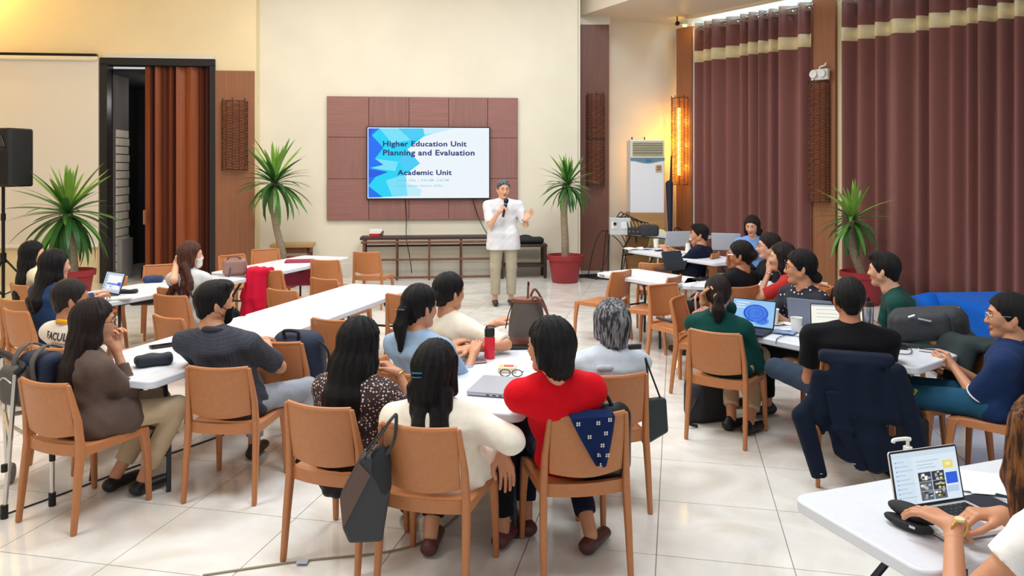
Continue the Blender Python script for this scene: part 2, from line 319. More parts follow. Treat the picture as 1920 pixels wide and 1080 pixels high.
    V = np.concatenate([x[0] for x in parts]); o = 0; Q = []
    for x in parts: Q.append(x[1]+o); o += len(x[0])
    mesh_np('body', V, np.concatenate(Q), SKIN[skin], root)
    # ---- clothes
    g = .014; tp = torso(g); hem = hemz if hemz is not None else hipz-(.1 if not stand else .06)
    low_ = max(.03, hipz-hem-.06); tp += [C(P0-v3((0, 0, low_)), P0, (.1+(.016 if low_ > .08 else 0))*bulk+g, .095*bulk+g, rx, 1.55, .05)]
    if fem: tp += [E(lerp(ch, mid, .25)+rx*sx*.068+v3((0, .075*bulk, 0)), I3, v3((.062, .055, .062))*bulk, .04) for sx in (-1, 1)]
    if hemz is not None:
        for hj, kn, an in legs: tp.append(C(hj, lerp(hj, kn, .5 if stand else .3), (.087*loose+.03)*(.6+.4*bulk), k=.04))
    st, frac = sleeve
    for s, el, wr, hd, sg in arms:
        if st == 'short':
            e = lerp(s, el, frac); tp.append(C(s, lerp(s, el, frac+.3), .061*bulk, .064*bulk, k=.03, cut=(el-s, e)))
        elif st == 'long':
            e = lerp(el, wr, frac); tp += [C(s, el, .062*bulk, .053*bulk, k=.03), C(el, lerp(el, wr, min(1.0, frac+.12)), .05*bulk, .04, k=.02, cut=(wr-el, e))]
        else: tp.append(C(s, lerp(s, el, .15), .052, .05, k=.02, cut=(el-s, lerp(s, el, .1))))
    subs = []
    if vneck: subs = [C(N+v3((0, .07, .05)), ch+v3((0, .15, .06)), .05, .012, k=.01)]
    wob = (lambda X, Y, Z: .0028*np.sin(Z*55+X*26+3*np.sin(Y*17))*np.sin(X*30-Y*24+1.7)) 
    SH = field(tp, .0105 if loc.y < 6 else .013, subs, [((0, 0, -1), (0, 0, hem))], wob); Vs, Qs = nets(*SH); shirt = mesh_np('shirt', Vs, Qs, top, root)
    pp = [C(legs[0][0], legs[1][0], .1*bulk, k=.03)]
    for hj, kn, an in legs: e = lerp(kn, an, .86 if not ankle_skin else .82); pp += [C(hj, kn, .087*loose*(.6+.4*bulk), .068*loose, k=.03), C(kn, lerp(kn, an, .97), .066*loose, .056*loose, k=.02, cut=(an-kn, e))]
    soft('trousers', pp, .0125, pants, root, ripple=lambda X, Y, Z: .002*np.sin(Z*60+Y*40)*np.sin(X*40+1))
    sm = shoes or BLACKP
    for (hj, kn, an) in legs:
        fd = v3((an-hj)[:2].tolist()+[0]) if not stand else v3((an[0]*.9, 1, 0)); fd = nrm(fd*v3((.6, 1, 0))); sd = v3((fd[1], -fd[0], 0)); low = an[2] < .2; fdz = fd if low else fd
        b = v3((an[0], an[1], max(an[2]-.045, .038))); soft('shoe', [C(b-fd*.045, b+fd*.15, .034, .03, sd, 1.28, .02), C(b-fd*.03, b-fd*.02+v3((0, 0, .035 if not shoe_cut else .012)), .036, .034, sd, 1.0, .02)], .0085, sm, root, cuts=[((0, 0, -1), (0, 0, b[2]-.036))])
    if collar is not None:
        m = MB(); cN = N+v3((0, .0, .012)); ring = []
        for k in range(25):
            g_ = 2*pi*k/24+pi/2*1; ring.append((cN[0]+math.cos(g_)*.071*rx[0], cN[1]-.002+math.sin(g_)*.066, cN[2]+.018-.022*math.sin(g_)))
        m.tube(ring, .017, 6, flat=.9, up=(0, 0, 1)); m.build('collar', collar, root)
    # ---- hair
    kind, hc, ho = hair; hm = HAIR[hc]; cap = lambda e=0: E(hl(0, -.014, .032), M, v3((.084+e, .104+e, .101+e))*sc, .02, cut=(hfv*.82-huv*.57, hl(0, .069+ho.get('low', 0), .062)))
    hs = []; cuts = []; qh = q*1.15
    if kind == 'short':
        hs = [cap(.002), C(hl(0, -.05, .0), hl(0, -.062, -.05), .058*sc, .035*sc, hrv, 1.15, .02)]
        if ho.get('quiff'): hs.append(E(hl(.0, .045, .105), M, v3((.06, .05, .03))*sc, .03))
        cuts = [(-huv*.9-hfv*-.43, hl(0, -.055, -.075))]
        for sx in (-1, 1): cuts.append((hfv*.9-huv*.45+hrv*0, hl(0, .055, -.01)))
    else:
        hs = [cap(.004)]; dep = ho.get('len', .3)
        bk = lambda t, off, x=0: v3((N[0]+x, N[1]-off, N[2]-t))
        if kind == 'long':
            ws = ho.get('w', 1.0); xo = ho.get('x', 0.0)
            hs += [C(hl(0, -.035, .01), hl(0, -.05, -.09), .08*sc, .068*sc*ws, hrv, 1.1, .03), C(hl(0, -.05, -.09), bk(.06, .085, xo*.5), .068*sc*ws, .05*ws, rx, 1.45, .03), C(bk(.06, .085, xo*.5), bk(dep*.6, .125, xo), .05*ws, .042*ws, rx, 1.9, .03), C(bk(dep*.6, .125, xo), bk(dep, .135, xo), .042*ws, .028*ws, rx, 2.4, .02)]
            for sx in (-1, 1): hs += [C(hl(sx*.066, .012, .05), hl(sx*.08, .012, -.08), .027*sc, .024*sc, k=.02), C(hl(sx*.08, .012, -.08), hl(sx*.085, ho.get('fr', -.02), -.2), .024*sc, .016*sc, k=.02)]
        elif kind == 'bob':
            hs = [cap(.008), C(hl(0, -.035, .0), hl(0, -.045, -.085), .085*sc, .066*sc, hrv, 1.1, .03)]
            for sx in (-1, 1): hs += [C(hl(sx*.068, .0, .05), hl(sx*.076, -.005, -.065), .03*sc, .026*sc, k=.02)]
        elif kind == 'pony':
            hs += [C(hl(0, -.09, .01), hl(0, -.125, -.01), .03*sc, .024*sc, k=.02), C(hl(0, -.12, -.01), hl(0, -.132, -.09), .026*sc, .032*sc, hrv, 1.2, .02), C(hl(0, -.132, -.09), hl(.0, -.125, -.09-dep), .032*sc, .014*sc, hrv, 1.4, .02), C(hl(0, -.05, 0), hl(0, -.06, -.06), .06*sc, .035*sc, hrv, 1.1, .02)]
        elif kind == 'bun':
            bz = ho.get('z', -.035); br = ho.get('r', .045); hs += [C(hl(0, -.05, 0), hl(0, -.06, -.05), .06*sc, .038*sc, hrv, 1.15, .02), E(hl(0, -.105, bz), M, v3((br*1.15, br*.9, br))*sc, .012)]
        elif kind == 'wavy':
            ws = ho.get('w', 1.0); hs += [C(hl(0, -.035, .01), hl(0, -.05, -.1), .082*sc, .07*sc, hrv, 1.12, .03)]
            for j, xx in enumerate((-.085, -.05, -.015, .02, .055, .09)):
                zz = dep*(.8+.25*math.sin(j*2.1)); pts = [hl(xx*.9, -.05, -.08)]+[v3((N[0]+xx*ws*(1+.45*t)+.03*math.sin(6*t+j*1.7), N[1]-.1-.055*t+.01*math.cos(6*t+j), N[2]-.0-zz*t)) for t in (.25, .5, .75, 1)]
                for t in range(4): hs.append(C(pts[t], pts[t+1], .037-.009*t, .029-.0085*t, k=.01))
            for sx in (-1, 1): hs += [C(hl(sx*.066, .012, .05), hl(sx*.08, .005, -.08), .027*sc, .024*sc, k=.02)]
    if ho.get('lock'):
        for sx in (-1, 1): hs += [C(hl(sx*.072, .03, .06), hl(sx*.088, .05, -.09), .03*sc, .03*sc, k=.02), C(hl(sx*.088, .05, -.09), hl(sx*.085, .05, -.27), .03*sc, .012*sc, k=.02)]
    ax0 = H
    def rip(X, Y, Z): an = np.arctan2((X-ax0[0])*hrv[0]+(Y-ax0[1])*hrv[1], (X-ax0[0])*hfv[0]+(Y-ax0[1])*hfv[1]); return (.003 if kind != 'short' else .0016)*(np.sin(an*21+9*(Z-ax0[2])+1.5*np.sin(Z*19))+.6*np.sin(an*13-14*Z+X*30))
    soft('hair', hs, qh, hm, root, cuts=cuts, ripple=rip)
    if feat:
        for sx in (-1, 1):
            m = MB(); n_ = 12
            c0 = hl(sx*.031, .0795, .012)
            def P3(a_, b_): return c0+(hrv*math.cos(a_)*math.cos(b_)*.0135+hfv*math.sin(b_)*.009+huv*math.sin(a_)*math.cos(b_)*.0055)*sc
            for b0, b1, mi_ in ((0, .75, 0), (.75, 1.0, 1), (1.0, 1.5, 1)): m.add([P3(2*pi*k/n_, b0) for k in range(n_)]+[P3(2*pi*k/n_, b1) for k in range(n_)], [(k, (k+1) % n_, n_+(k+1) % n_, n_+k) for k in range(n_)], mi_)
            m.build('eye', [EYEW, IRIS], root)
            m = MB(); m.tube([hl(sx*.013, .09, .034), hl(sx*.03, .09, .04), hl(sx*.05, .078, .035)], [.0035, .004, .0018], 6); m.build('eyebrow', BROW, root)
        m = MB(); m.tube([hl(-.024, .083, -.057), hl(-.008, .091, -.0545), hl(0, .0915, -.056), hl(.008, .091, -.0545), hl(.024, .083, -.057)], [.002, .005, .0045, .005, .002], 6); m.tube([hl(-.022, .083, -.06), hl(0, .0905, -.064), hl(.022, .083, -.06)], [.002, .0055, .002], 6); m.build('lips', lips or LIPS, root)
    R = dict(root=root, loc=loc, L=L, H=H, N=N, P0=P0, hl=hl, M=M, hands=hinfo, arms=arms, SH=SH, sc=sc, legs=legs, shirt=shirt); PEOPLE[label] = R; return R
def glasses(R, m=None):
    hl = R['hl']; mb = MB()
    for sx in (-1, 1):
        mb.tube([hl(sx*(.034+.024*math.cos(k*pi/6)), .1-.006*abs(math.cos(k*pi/6)), .01+.018*math.sin(k*pi/6)) for k in range(13)], .0018, 5)
        mb.tube([hl(sx*.058, .094, .016), hl(sx*.078, .05, .016), hl(sx*.082, -.01, .012)], .0019, 5)
    mb.tube([hl(-.01, .102, .014), hl(.01, .102, .014)], .0018, 5); return mb.build('glasses', m or BLACKP, R['root'])
def facemask(R, m):
    hl = R['hl']; sc = R['sc']; M = R['M']; o = soft('face_mask', [C(hl(0, .05, -.035), hl(0, .062, -.075), .056*sc, .042*sc, M[0], 1.12, .02)], .007, m, R['root'], cuts=[(-M[1], hl(0, .045, 0)), (M[2], hl(0, 0, -.012))])
    mb = MB()
    for sx in (-1, 1): mb.tube([hl(sx*.055, .055, -.03), hl(sx*.078, .01, .0), hl(sx*.081, -.02, .015)], .002, 5); mb.tube([hl(sx*.05, .05, -.075), hl(sx*.078, .0, -.035)], .002, 5)
    mb.build('ear_loop', m, R['root'])
def wristband(R, i, m, name='wristwatch', dial=None, r=.029, off=-.02):
    wr, d, n, t, P = R['hands'][i]; mb = MB(); c = wr+d*off; k_ = t*1.12
    mb.tube([c+(k_*math.cos(a)+n*math.sin(a))*r for a in np.linspace(0, 2*pi, 17)], .0065, 6, flat=.4, up=d); o = mb.build(name, m, R['root'])
    if dial:
        m2 = MB(); c2 = c-n*(r+.002); X = Matrix((Vector(t), Vector(d), Vector(n))).transposed(); m2.lathe([(.0, -.004), (.014, -.004), (.015, 0), (.014, .004), (0, .004)], 16); m2.v = [tuple(Vector(c2)+X @ Vector(v)) for v in m2.v]; m2.build('watch_dial', dial, o)
    return o
def on_back(R, me, z, m, name, x=0, k=1, side=-1):
    """lay a flat print on the back of a shirt"""
    F, lo, h = R['SH']; n = len(me.vertices); co = np.zeros(n*3, np.float32); me.vertices.foreach_get('co', co); co = co.reshape(-1, 3); out = np.zeros_like(co)
    for i, (u, vv, e) in enumerate(co):
        X, Z = x+u*k, z+vv*k; ix = int(np.clip((X-lo[0])/h, 0, F.shape[0]-1)); iz = int(np.clip((Z-lo[2])/h, 0, F.shape[2]-1)); fx = (X-lo[0])/h-ix; fz = (Z-lo[2])/h-iz
        ix1, iz1 = min(ix+1, F.shape[0]-1), min(iz+1, F.shape[2]-1)
        col = (F[ix, :, iz]*(1-fx)+F[ix1, :, iz]*fx)*(1-fz)+(F[ix, :, iz1]*(1-fx)+F[ix1, :, iz1]*fx)*fz
        j = np.argwhere(col < 0)
        if not len(j): out[i] = out[i-1]; continue
        j = int(j[0][0] if side < 0 else j[-1][0]) if len(j) else len(col)//2
        jj = j+side; t = col[j]/(col[j]-col[jj]) if len(col) > jj >= 0 and col[j] != col[jj] else 0
        out[i] = (X, lo[1]+h*(j+side*t)+side*(.0035+e), Z)
    me.vertices.foreach_set('co', out.ravel()); me.update(); return link(name, me, m, R['root'])

def back_y(R, x, z):
    F, lo, h = R['SH']; col = F[int((x-lo[0])/h), :, int((z-lo[2])/h)]; j = np.argwhere(col < 0); return lo[1]+h*(j[0][0] if len(j) else len(col)//2)
# ------------------------------------------------------------------ materials of the room
WALL = mat('wall_cream', (236, 228, 208), .7, var=.03, vscale=1.5, bump=.06, bscale=30)
WALLY = mat('wall_yellow_cream', (240, 222, 182), .7, var=.03, vscale=1.5, bump=.06, bscale=30)
WHITE = mat('paint_white', (240, 238, 232), .55)
WOOD = mat('laminate_brown', (118, 74, 60), .45, var=.14, vscale=3, stretch=(14, 14, .5))
WOODT = mat('panel_brown', (150, 104, 96), .5, var=.12, vscale=3, stretch=(.6, .6, 16))
WOODV = mat('panel_brown_upright', (146, 102, 94), .5, var=.12, vscale=3, stretch=(16, 16, .6))
WOODL = mat('laminate_tan', (150, 98, 66), .45, var=.12, vscale=3, stretch=(16, 16, .4))
BLACK = mat('black_metal', (18, 18, 20), .4, .3)
RATTAN = mat('rattan_brown', (116, 70, 50), .6, var=.25, vscale=10)
CANE = mat('dark_cane', (58, 40, 36), .5)
CLAY = mat('pot_red', (150, 36, 44), .5, var=.06)
CURT = mat('curtain_brown', (132, 82, 76), .85, var=.06, vscale=30, bump=.1, bscale=200, sheen=.2)
BAND = mat('curtain_band', (236, 220, 176), .7, var=.04, vscale=20)
HEADER = mat('curtain_header', (176, 150, 134), .7)
# floor tiles
def tile_mat():
    m = bpy.data.materials.new('tile_marble'); m.use_nodes = True; nt = m.node_tree; b = nt.nodes['Principled BSDF']; b.inputs['Roughness'].default_value = .1; b.inputs['Specular IOR Level'].default_value = .6
    g = nt.nodes.new('ShaderNodeNewGeometry'); n = nt.nodes.new('ShaderNodeTexNoise'); n.inputs['Scale'].default_value = 1.6; n.inputs['Detail'].default_value = 7; n.inputs['Distortion'].default_value = 1.8
    nt.links.new(g.outputs['Position'], n.inputs['Vector']); r = nt.nodes.new('ShaderNodeValToRGB'); e = r.color_ramp.elements; e[0].position = .32; e[0].color = rgb(218, 214, 205); e[1].position = .62; e[1].color = rgb(238, 237, 233)
    nt.links.new(n.outputs['Fac'], r.inputs[0]); nt.links.new(r.outputs[0], b.inputs['Base Color']); return m
TILE = tile_mat(); GROUT = mat('grout', (150, 142, 128), .8)
YB = 14.3; A6 = math.radians(6); U6 = Vector((math.cos(A6), math.sin(A6), 0)); M6 = Vector((-math.sin(A6), math.cos(A6), 0)); OB = Vector((0, YB, 0))
DR = Vector((.590, -.807, 0)); NR = Vector((.807, .590, 0)); OR_ = Vector((3.56, 15.3, 0)); AR = math.atan2(DR.y, DR.x)
def onto(px, py, O, m, off):
    d = Vector(((px-960)/FPX, 1, -(py-HOR)/FPX)); c = Vector((0, 0, HC)); return c+d*(((O-c).dot(m)-off)/d.dot(m))
BW = lambda px, py, off=0: onto(px, py, OB, M6, off)          # a point on the far wall (off: how far in front of it)
RW = lambda px, py, off=0: onto(px, py, OR_, NR, off)         # a point on the curtain wall
ub = lambda P: (P-OB).dot(U6); ur = lambda P: (P-OR_).dot(DR)
def slab(name, m, P0, U, u0, u1, n0, n1, z0, z1, N=None, bevel=0, parent=None):
    """a box laid along a wall: u along it, n behind it"""
    N = N or (M6 if U == U6 else NR); mb = MB(); V = [P0+U*u+N*n+Vector((0, 0, z)) for z in (z0, z1) for u, n in ((u0, n0), (u1, n0), (u1, n1), (u0, n1))]
    mb.add(V, [(3, 2, 1, 0), (4, 5, 6, 7), (0, 1, 5, 4), (1, 2, 6, 5), (2, 3, 7, 6), (3, 0, 4, 7)]); return mb.build(name, m, parent, smooth=False, bevel=bevel)
# ---- floor
fl = MB().box((-1.5, 8.2, -.06), (19, 18.4, .1)).build('floor', GROUT, smooth=False); struct(fl)
TS = .66; ta = math.radians(-12); tx = Vector((math.cos(ta), math.sin(ta), 0)); ty = Vector((-math.sin(ta), math.cos(ta), 0)); T0 = Vector((.086, 4.166, 0))*.97
tme = MB().box((0, 0, -.006), (TS-.005, TS-.005, .012)).build('tile', TILE, smooth=False); tmesh = tme.data; bpy.data.objects.remove(tme)
cs = []
for i in range(-26, 26):
    for j in range(-8, 24):
        c = T0+tx*(i+.5)*TS+ty*(j+.5)*TS
        if -9.6 < c.x < 7.2 and .6 < c.y < 16.4 and (c-OR_).dot(NR) < .3: cs.append((c, abs(c.x) < .70*c.y+.5 and c.y > 2.0))
cs.sort(key=lambda t: (not t[1], t[0].y)); rest = MB()
for n, (c, vis) in enumerate(cs):
    if n < 300 and vis:
        o = bpy.data.objects.new('tile', tmesh); COL.objects.link(o); o.parent = fl; o.location = c; o.rotation_euler.z = ta
    else: rest.box((c.x, c.y, -.006), (TS-.005, TS-.005, .012), Matrix.Rotation(ta, 3, 'Z'))
tag(rest.build('far_tiles', TILE, fl, smooth=False), kind='stuff')
# ---- far wall: the middle stretch, and the left stretch standing a little in front of it with the doorway
uE = ub(BW(484, 300)); uS = ub(BW(1085, 300)); LO = .3
struct(slab('wall_back', WALL, OB, U6, uE-.4, uS, 0, .2, 0, 6.2))
dl, dr, dt = ub(BW(196, 300, LO)), ub(BW(401, 300, LO)), BW(300, 121, LO).z
wl = slab('wall_left', WALLY, OB, U6, -10.5, dl, -LO, -LO+.2, 0, 6.2); struct(wl)
ue2 = ub(BW(480, 300, LO))
struct(slab('wall_left', WALLY, OB, U6, dr, ue2, -LO, .1, 0, 6.2)); struct(slab('wall_left', WALLY, OB, U6, dl, dr, -LO, -LO+.2, dt, 6.2))
struct(slab('baseboard_back', mat('skirting_tile', (226, 220, 206), .25), OB, U6, uE+.05, uS, -.02, 0, 0, .24))
struct(MB().box((-10.45, 6.5, 3.1), (.2, 15, 6.2)).build('wall_side', WALLY, smooth=False))
# corridor beyond the doorway
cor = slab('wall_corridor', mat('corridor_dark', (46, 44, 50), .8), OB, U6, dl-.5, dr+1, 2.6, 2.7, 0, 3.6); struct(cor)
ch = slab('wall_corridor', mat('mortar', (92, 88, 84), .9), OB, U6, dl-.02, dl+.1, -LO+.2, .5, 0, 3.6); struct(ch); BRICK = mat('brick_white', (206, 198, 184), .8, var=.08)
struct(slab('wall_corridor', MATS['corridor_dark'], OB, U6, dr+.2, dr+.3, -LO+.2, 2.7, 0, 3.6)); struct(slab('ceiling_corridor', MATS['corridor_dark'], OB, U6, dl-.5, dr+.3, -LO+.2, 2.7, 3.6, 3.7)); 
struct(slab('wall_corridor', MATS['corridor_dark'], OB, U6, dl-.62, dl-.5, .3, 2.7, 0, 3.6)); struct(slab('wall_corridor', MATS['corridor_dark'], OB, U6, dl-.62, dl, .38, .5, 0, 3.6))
bz = .05; row = 0
while bz < 2.55:
    for k in range(-1, 5):
        n0 = -LO+.22+k*.36+(.18 if row % 2 else 0); n1 = min(n0+.345, .48); n0 = max(n0, -LO+.22)
        if n1-n0 > .05: slab('brick', BRICK, OB, U6, dl+.1, dl+.118+.006*random.random(), n0, n1, bz, bz+.128, parent=ch)
    bz += .145; row += 1
slab('bench_ledge', mat('grey_stone', (150, 148, 146), .6), OB, U6, dl+.12, dl+.2, -.08, .42, 0, .72, parent=ch)
st = thing('staircase', 'dark staircase going up behind the doorway with the folding door', 'stairs'); 
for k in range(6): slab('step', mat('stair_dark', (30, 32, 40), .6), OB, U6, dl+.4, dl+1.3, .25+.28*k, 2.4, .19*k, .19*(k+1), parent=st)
gd = thing('glass_door', 'dark framed inner door with a reddish pane, at the back of the corridor', 'door')
gx = dl+.5
for a_, b_, c_, d_ in ((gx, gx+.1, 1.2, 3.0), (gx+.85, gx+.95, 1.2, 3.0), (gx+.1, gx+.85, 2.85, 3.0)): slab('door_frame', BLACK, OB, U6, a_, b_, 2.42, 2.5, c_, d_, parent=gd)
slab('pane', mat('red_glass', (110, 52, 48), .2), OB, U6, gx+.1, gx+.85, 2.46, 2.48, 1.2, 2.85, parent=gd)
point('corridor_light', OB+U6*(dl+.8)+M6*.9+Vector((0, 0, 3.2)), 14, (1, .95, .9), .1)
# door frame and folding door
FR = mat('frame_black', (30, 26, 28), .4)
dframe = thing('door_1', None, None); struct(dframe)
for a_, b_, c_, d_ in ((dl-.06, dl+.06, 0, dt), (dr-.06, dr+.03, 0, dt), (dl-.06, dr+.03, dt-.02, dt+.1)): struct(slab('door_frame', FR, OB, U6, a_, b_, -LO-.05, -LO+.22, c_, d_, parent=dframe))
tag(slab('door_top_track', mat('clear_strip', (224, 220, 208), .3), OB, U6, dl, dr+.03, -LO-.07, -LO, dt+.1, dt+.17), 'pale strip fixed along the top of the black door frame', 'strip')
fd = thing('folding_door', 'reddish brown accordion folding door pulled half shut in its frame', 'door')
FD = mat('folding_door_wood', (150, 80, 46), .38, var=.16, vscale=3, stretch=(14, 14, .35)); FD2 = mat('folding_hinge', (92, 46, 34), .5)
u0, u1 = ub(BW(268, 300, LO)), dr-.06; cuts_ = [0, .10, .13, .18, .26, .30, .345, .42, .455, .49, .60, .71, .80, .86, .89, .95, 1.0]
for k in range(len(cuts_)-1):
    a_, b_ = u0+(u1-u0)*cuts_[k], u0+(u1-u0)*cuts_[k+1]; sgn = 1 if k % 2 else -1; wide = b_-a_ > .07
    P = [OB+U6*a_+M6*(-LO+.06-.05*sgn), OB+U6*b_+M6*(-LO+.06+.05*sgn)]
    mb = MB(); n_ = M6*.012; V = [p+Vector((0, 0, z)) for z in (.02, dt-.03) for p in (P[0]-n_, P[1]-n_, P[1]+n_, P[0]+n_)]
    mb.add(V, [(3, 2, 1, 0), (4, 5, 6, 7), (0, 1, 5, 4), (1, 2, 6, 5), (2, 3, 7, 6), (3, 0, 4, 7)]); mb.build('panel', FD if wide else FD2, fd, smooth=False, bevel=.004)
slab('handle', WOODL, OB, U6, u0+.02, u0+.06, -LO-.07, -LO+.02, 1.0, 1.25, bevel=.012, parent=fd)
# brown cladding right of the door
bp = slab('wall_panel', WOODL, OB, U6, dr+.03, ue2-.02, -LO-.03, -LO, 0, BW(440, 133, LO).z); tag(bp, 'tall tan wood panel between the folding door and the far wall', 'panel')
# projection screen on the left stretch
ps = thing('projection_screen', 'pale pull-down projection screen hanging on the wall behind the loudspeaker', 'screen')
pz0, pz1 = BW(100, 461, LO).z, BW(100, 112, LO).z
slab('screen_cloth', mat('screen_cloth', (236, 230, 220), .8), OB, U6, -10.4, dl-.08, -LO-.05, -LO-.04, pz0, pz1, parent=ps)
slab('housing', mat('screen_housing', (240, 230, 206), .5), OB, U6, -10.4, dl-.08, -LO-.1, -LO-.02, pz1-.02, pz1+.06, bevel=.02, parent=ps); slab('top_rail', BLACK, OB, U6, -10.4, dl-.1, -LO-.1, -LO-.02, pz1+.06, pz1+.1, parent=ps)
slab('bottom_bar', WHITE, OB, U6, -10.4, dl-.08, -LO-.07, -LO-.03, pz0-.03, pz0+.02, bevel=.01, parent=ps)
# ---- recess to the right of the far wall
YR = 15.3
ra_, rb_ = Vector((1.75, 15.1, 0)), Vector((3.9, 16.05, 0)); ru_ = (rb_-ra_).normalized(); rn_ = Vector((-ru_.y, ru_.x, 0))
rwl = slab('wall_recess', WALL, ra_, ru_, -.1, (rb_-ra_).length, 0, .2, 0, 6.2, N=rn_); struct(rwl)
struct(slab('wall_recess_end', WALL, OB, U6, uS-.02, uS+.03, -.0, 1.2, 0, 6.2))
pb = WD(1088, 500, 14.9); pt_ = WD(1142, 46, 14.9)
pil = MB().box(((pb.x+pt_.x)/2, 15.05, pt_.z/2), (pt_.x-pb.x, .3, pt_.z)).build('wall_pillar', WOOD, smooth=False, bevel=.01); tag(pil, 'brown clad pillar between the far wall and the alcove', 'pillar')
struct(MB().box(((pb.x+pt_.x)/2, 15.06, pt_.z+.2), (pt_.x-pb.x+.04, .3, .4)).build('trim_pillar_top', WALL, smooth=False))
# ---- curtain wall
struct(slab('wall_right', WALL, OR_, DR, -.6, 13.5, .12, .3, 0, 6.2, N=NR))
def rslab(name, m, x0, x1, off, depth, z0, z1, **k): return slab(name, m, OR_, DR, ur(RW(x0, 300, off)), ur(RW(x1, 300, off)), -off, -off+depth, z0, z1, N=NR, **k)
p2 = rslab('wall_pillar', WOODL, 1268, 1297, .10, .22, 0, RW(1280, 52, .1).z); tag(p2, 'narrow brown pillar behind the glowing woven lamp in the alcove corner', 'pillar')
struct(rslab('trim_1', WHITE, 1297, 1307, .06, .18, 0, 4.85))
p3 = rslab('wall_pillar', WOODL, 1523, 1566, .12, .24, 0, 4.95); tag(p3, 'brown pillar between the two long curtains', 'pillar')
struct(rslab('trim_2', mat('trim_cream', (226, 210, 168), .6), 1568, 1583, .05, .17, 0, 4.95))
# soffit and light cove
zs = 4.9; q0, q1 = Vector((1.27, 14.93, 0)), Vector((1.27+.53*11, 3.93, 0)); c0 = RW(1297, 32, 0); ce = OR_+DR*13.5
mb = MB(); ring = [q0, q1, OR_+DR*13.5-NR*.3, OR_-DR*.2-NR*.3]
mb.add([p+Vector((0, 0, zs)) for p in ring]+[p+Vector((0, 0, 6.2)) for p in ring], [(0, 1, 2, 3), (7, 6, 5, 4)]+[(i, (i+1) % 4, 4+(i+1) % 4, 4+i) for i in range(4)]); struct(mb.build('ceiling_soffit', mat('soffit_paint', (226, 216, 200), .45), smooth=False))
sb = MB(); back = [(q0.x, q0.y), (q0.x, YR+.8), (4.2, YR+.8), tuple((OR_-DR*.2-NR*.3).xy)]; sb.prism(back, zs, 6.2); struct(sb.build('ceiling_soffit', MATS['soffit_paint'], smooth=False))
struct(slab('ceiling_cove', WHITE, OR_, DR, -.4, 13.5, -.3, .2, 5.15, 5.3, N=NR)); struct(slab('trim_3', mat('cove_cream', (244, 226, 190), .5), OR_, DR, -.25, 13.5, -.36, -.30, zs-.05, zs+.2, N=NR))
led = thing('cove_strip_light', 'blue white strip light hidden in the cove above the curtains', 'light'); LED = mat('led_strip', (210, 232, 255), emit=(190, 222, 255), estr=12)
slab('led_strip', LED, OR_, DR, .1, 8, -.22, -.16, 5.1, 5.15, N=NR, parent=led)
struct(MB().box((-1.5, 8.2, 6.25), (19, 18.4, .1)).build('ceiling', mat('ceiling_white', (236, 232, 224), .8), smooth=False))

# ---- curtains
def curtain(name, label, x0, x1, seed, off=.16, far=None):
    t = thing(name, label, 'curtain', group='long brown curtains'); r = random.Random(seed); ua = ur(RW(x0, 300, off)); ub_ = ur(RW(x1, 300, off)) if far is None else far
    pts = []; u = ua; k = 0
    while u < ub_:
        pts.append((u, (.11 if k % 2 else -.075)*r.uniform(.5, 1.3))); u += r.choice([.07, .1, .14, .2, .13]); k += 1
    pts.append((ub_, 0)); us = np.linspace(ua, ub_, int((ub_-ua)/.018)); xs = np.array([p[0] for p in pts]); ys = np.array([p[1] for p in pts])
    i = np.clip(np.searchsorted(xs, us)-1, 0, len(xs)-2); f = (us-xs[i])/(xs[i+1]-xs[i]); f = f*f*(3-2*f); ns = ys[i]*(1-f)+ys[i+1]*f
    def sheet(nm, z0, z1, m, d, nz=10, sw=0):
        V = []; F = []; n = len(us)
        for j in range(nz+1):
            z = z0+(z1-z0)*j/nz; a = 1+.35*math.sin(2.2*(1-z/4.8)+1)*sw
            for k in range(n): V.append(OR_+DR*us[k]+NR*(ns[k]*a-off-d)+Vector((0, 0, z)))
        for j in range(nz):
            for k in range(n-1): F.append((j*n+k, j*n+k+1, (j+1)*n+k+1, (j+1)*n+k))
        mb = MB().add(V, F); return mb.build(nm, m, t, ang=80, solid=.006)
    zt = 4.78
    sheet('drape', .03, zt-.13, CURT, 0, 14, .6); sheet('band', 4.02, 4.24, BAND, .012, 2, .6); sheet('header', zt-.15, zt, HEADER, .006, 1)
    rod = MB(); rod.tube([OR_+DR*(ua-.1)-NR*(off)+Vector((0, 0, zt-.06)), OR_+DR*(ub_+.05)-NR*off+Vector((0, 0, zt-.06))], .018, 8); rod.build('rod', CHROME, t)
    gm = MB()
    cmesh = None
    for k in range(1, len(pts)-1):
        if k % 2 == 0: continue
        P = OR_+DR*pts[k][0]+NR*(pts[k][1]-off-.05)+Vector((0, 0, zt-.065)); g = MB(); ring_ = [P+DR*(.045*math.cos(a))+Vector((0, 0, .045*math.sin(a))) for a in np.linspace(0, 2*pi, 15)]; g.tube(ring_, .012, 6); g.build('grommet', CHROME, t)
    return t
curtain('curtain', 'long brown curtain with a cream band, between the corner pillar and the middle pillar', 1306, 1521, 3)
curtain('curtain', 'wide brown curtain with a cream band, behind the blue covered table', 1584, 1900, 5, far=9.6)

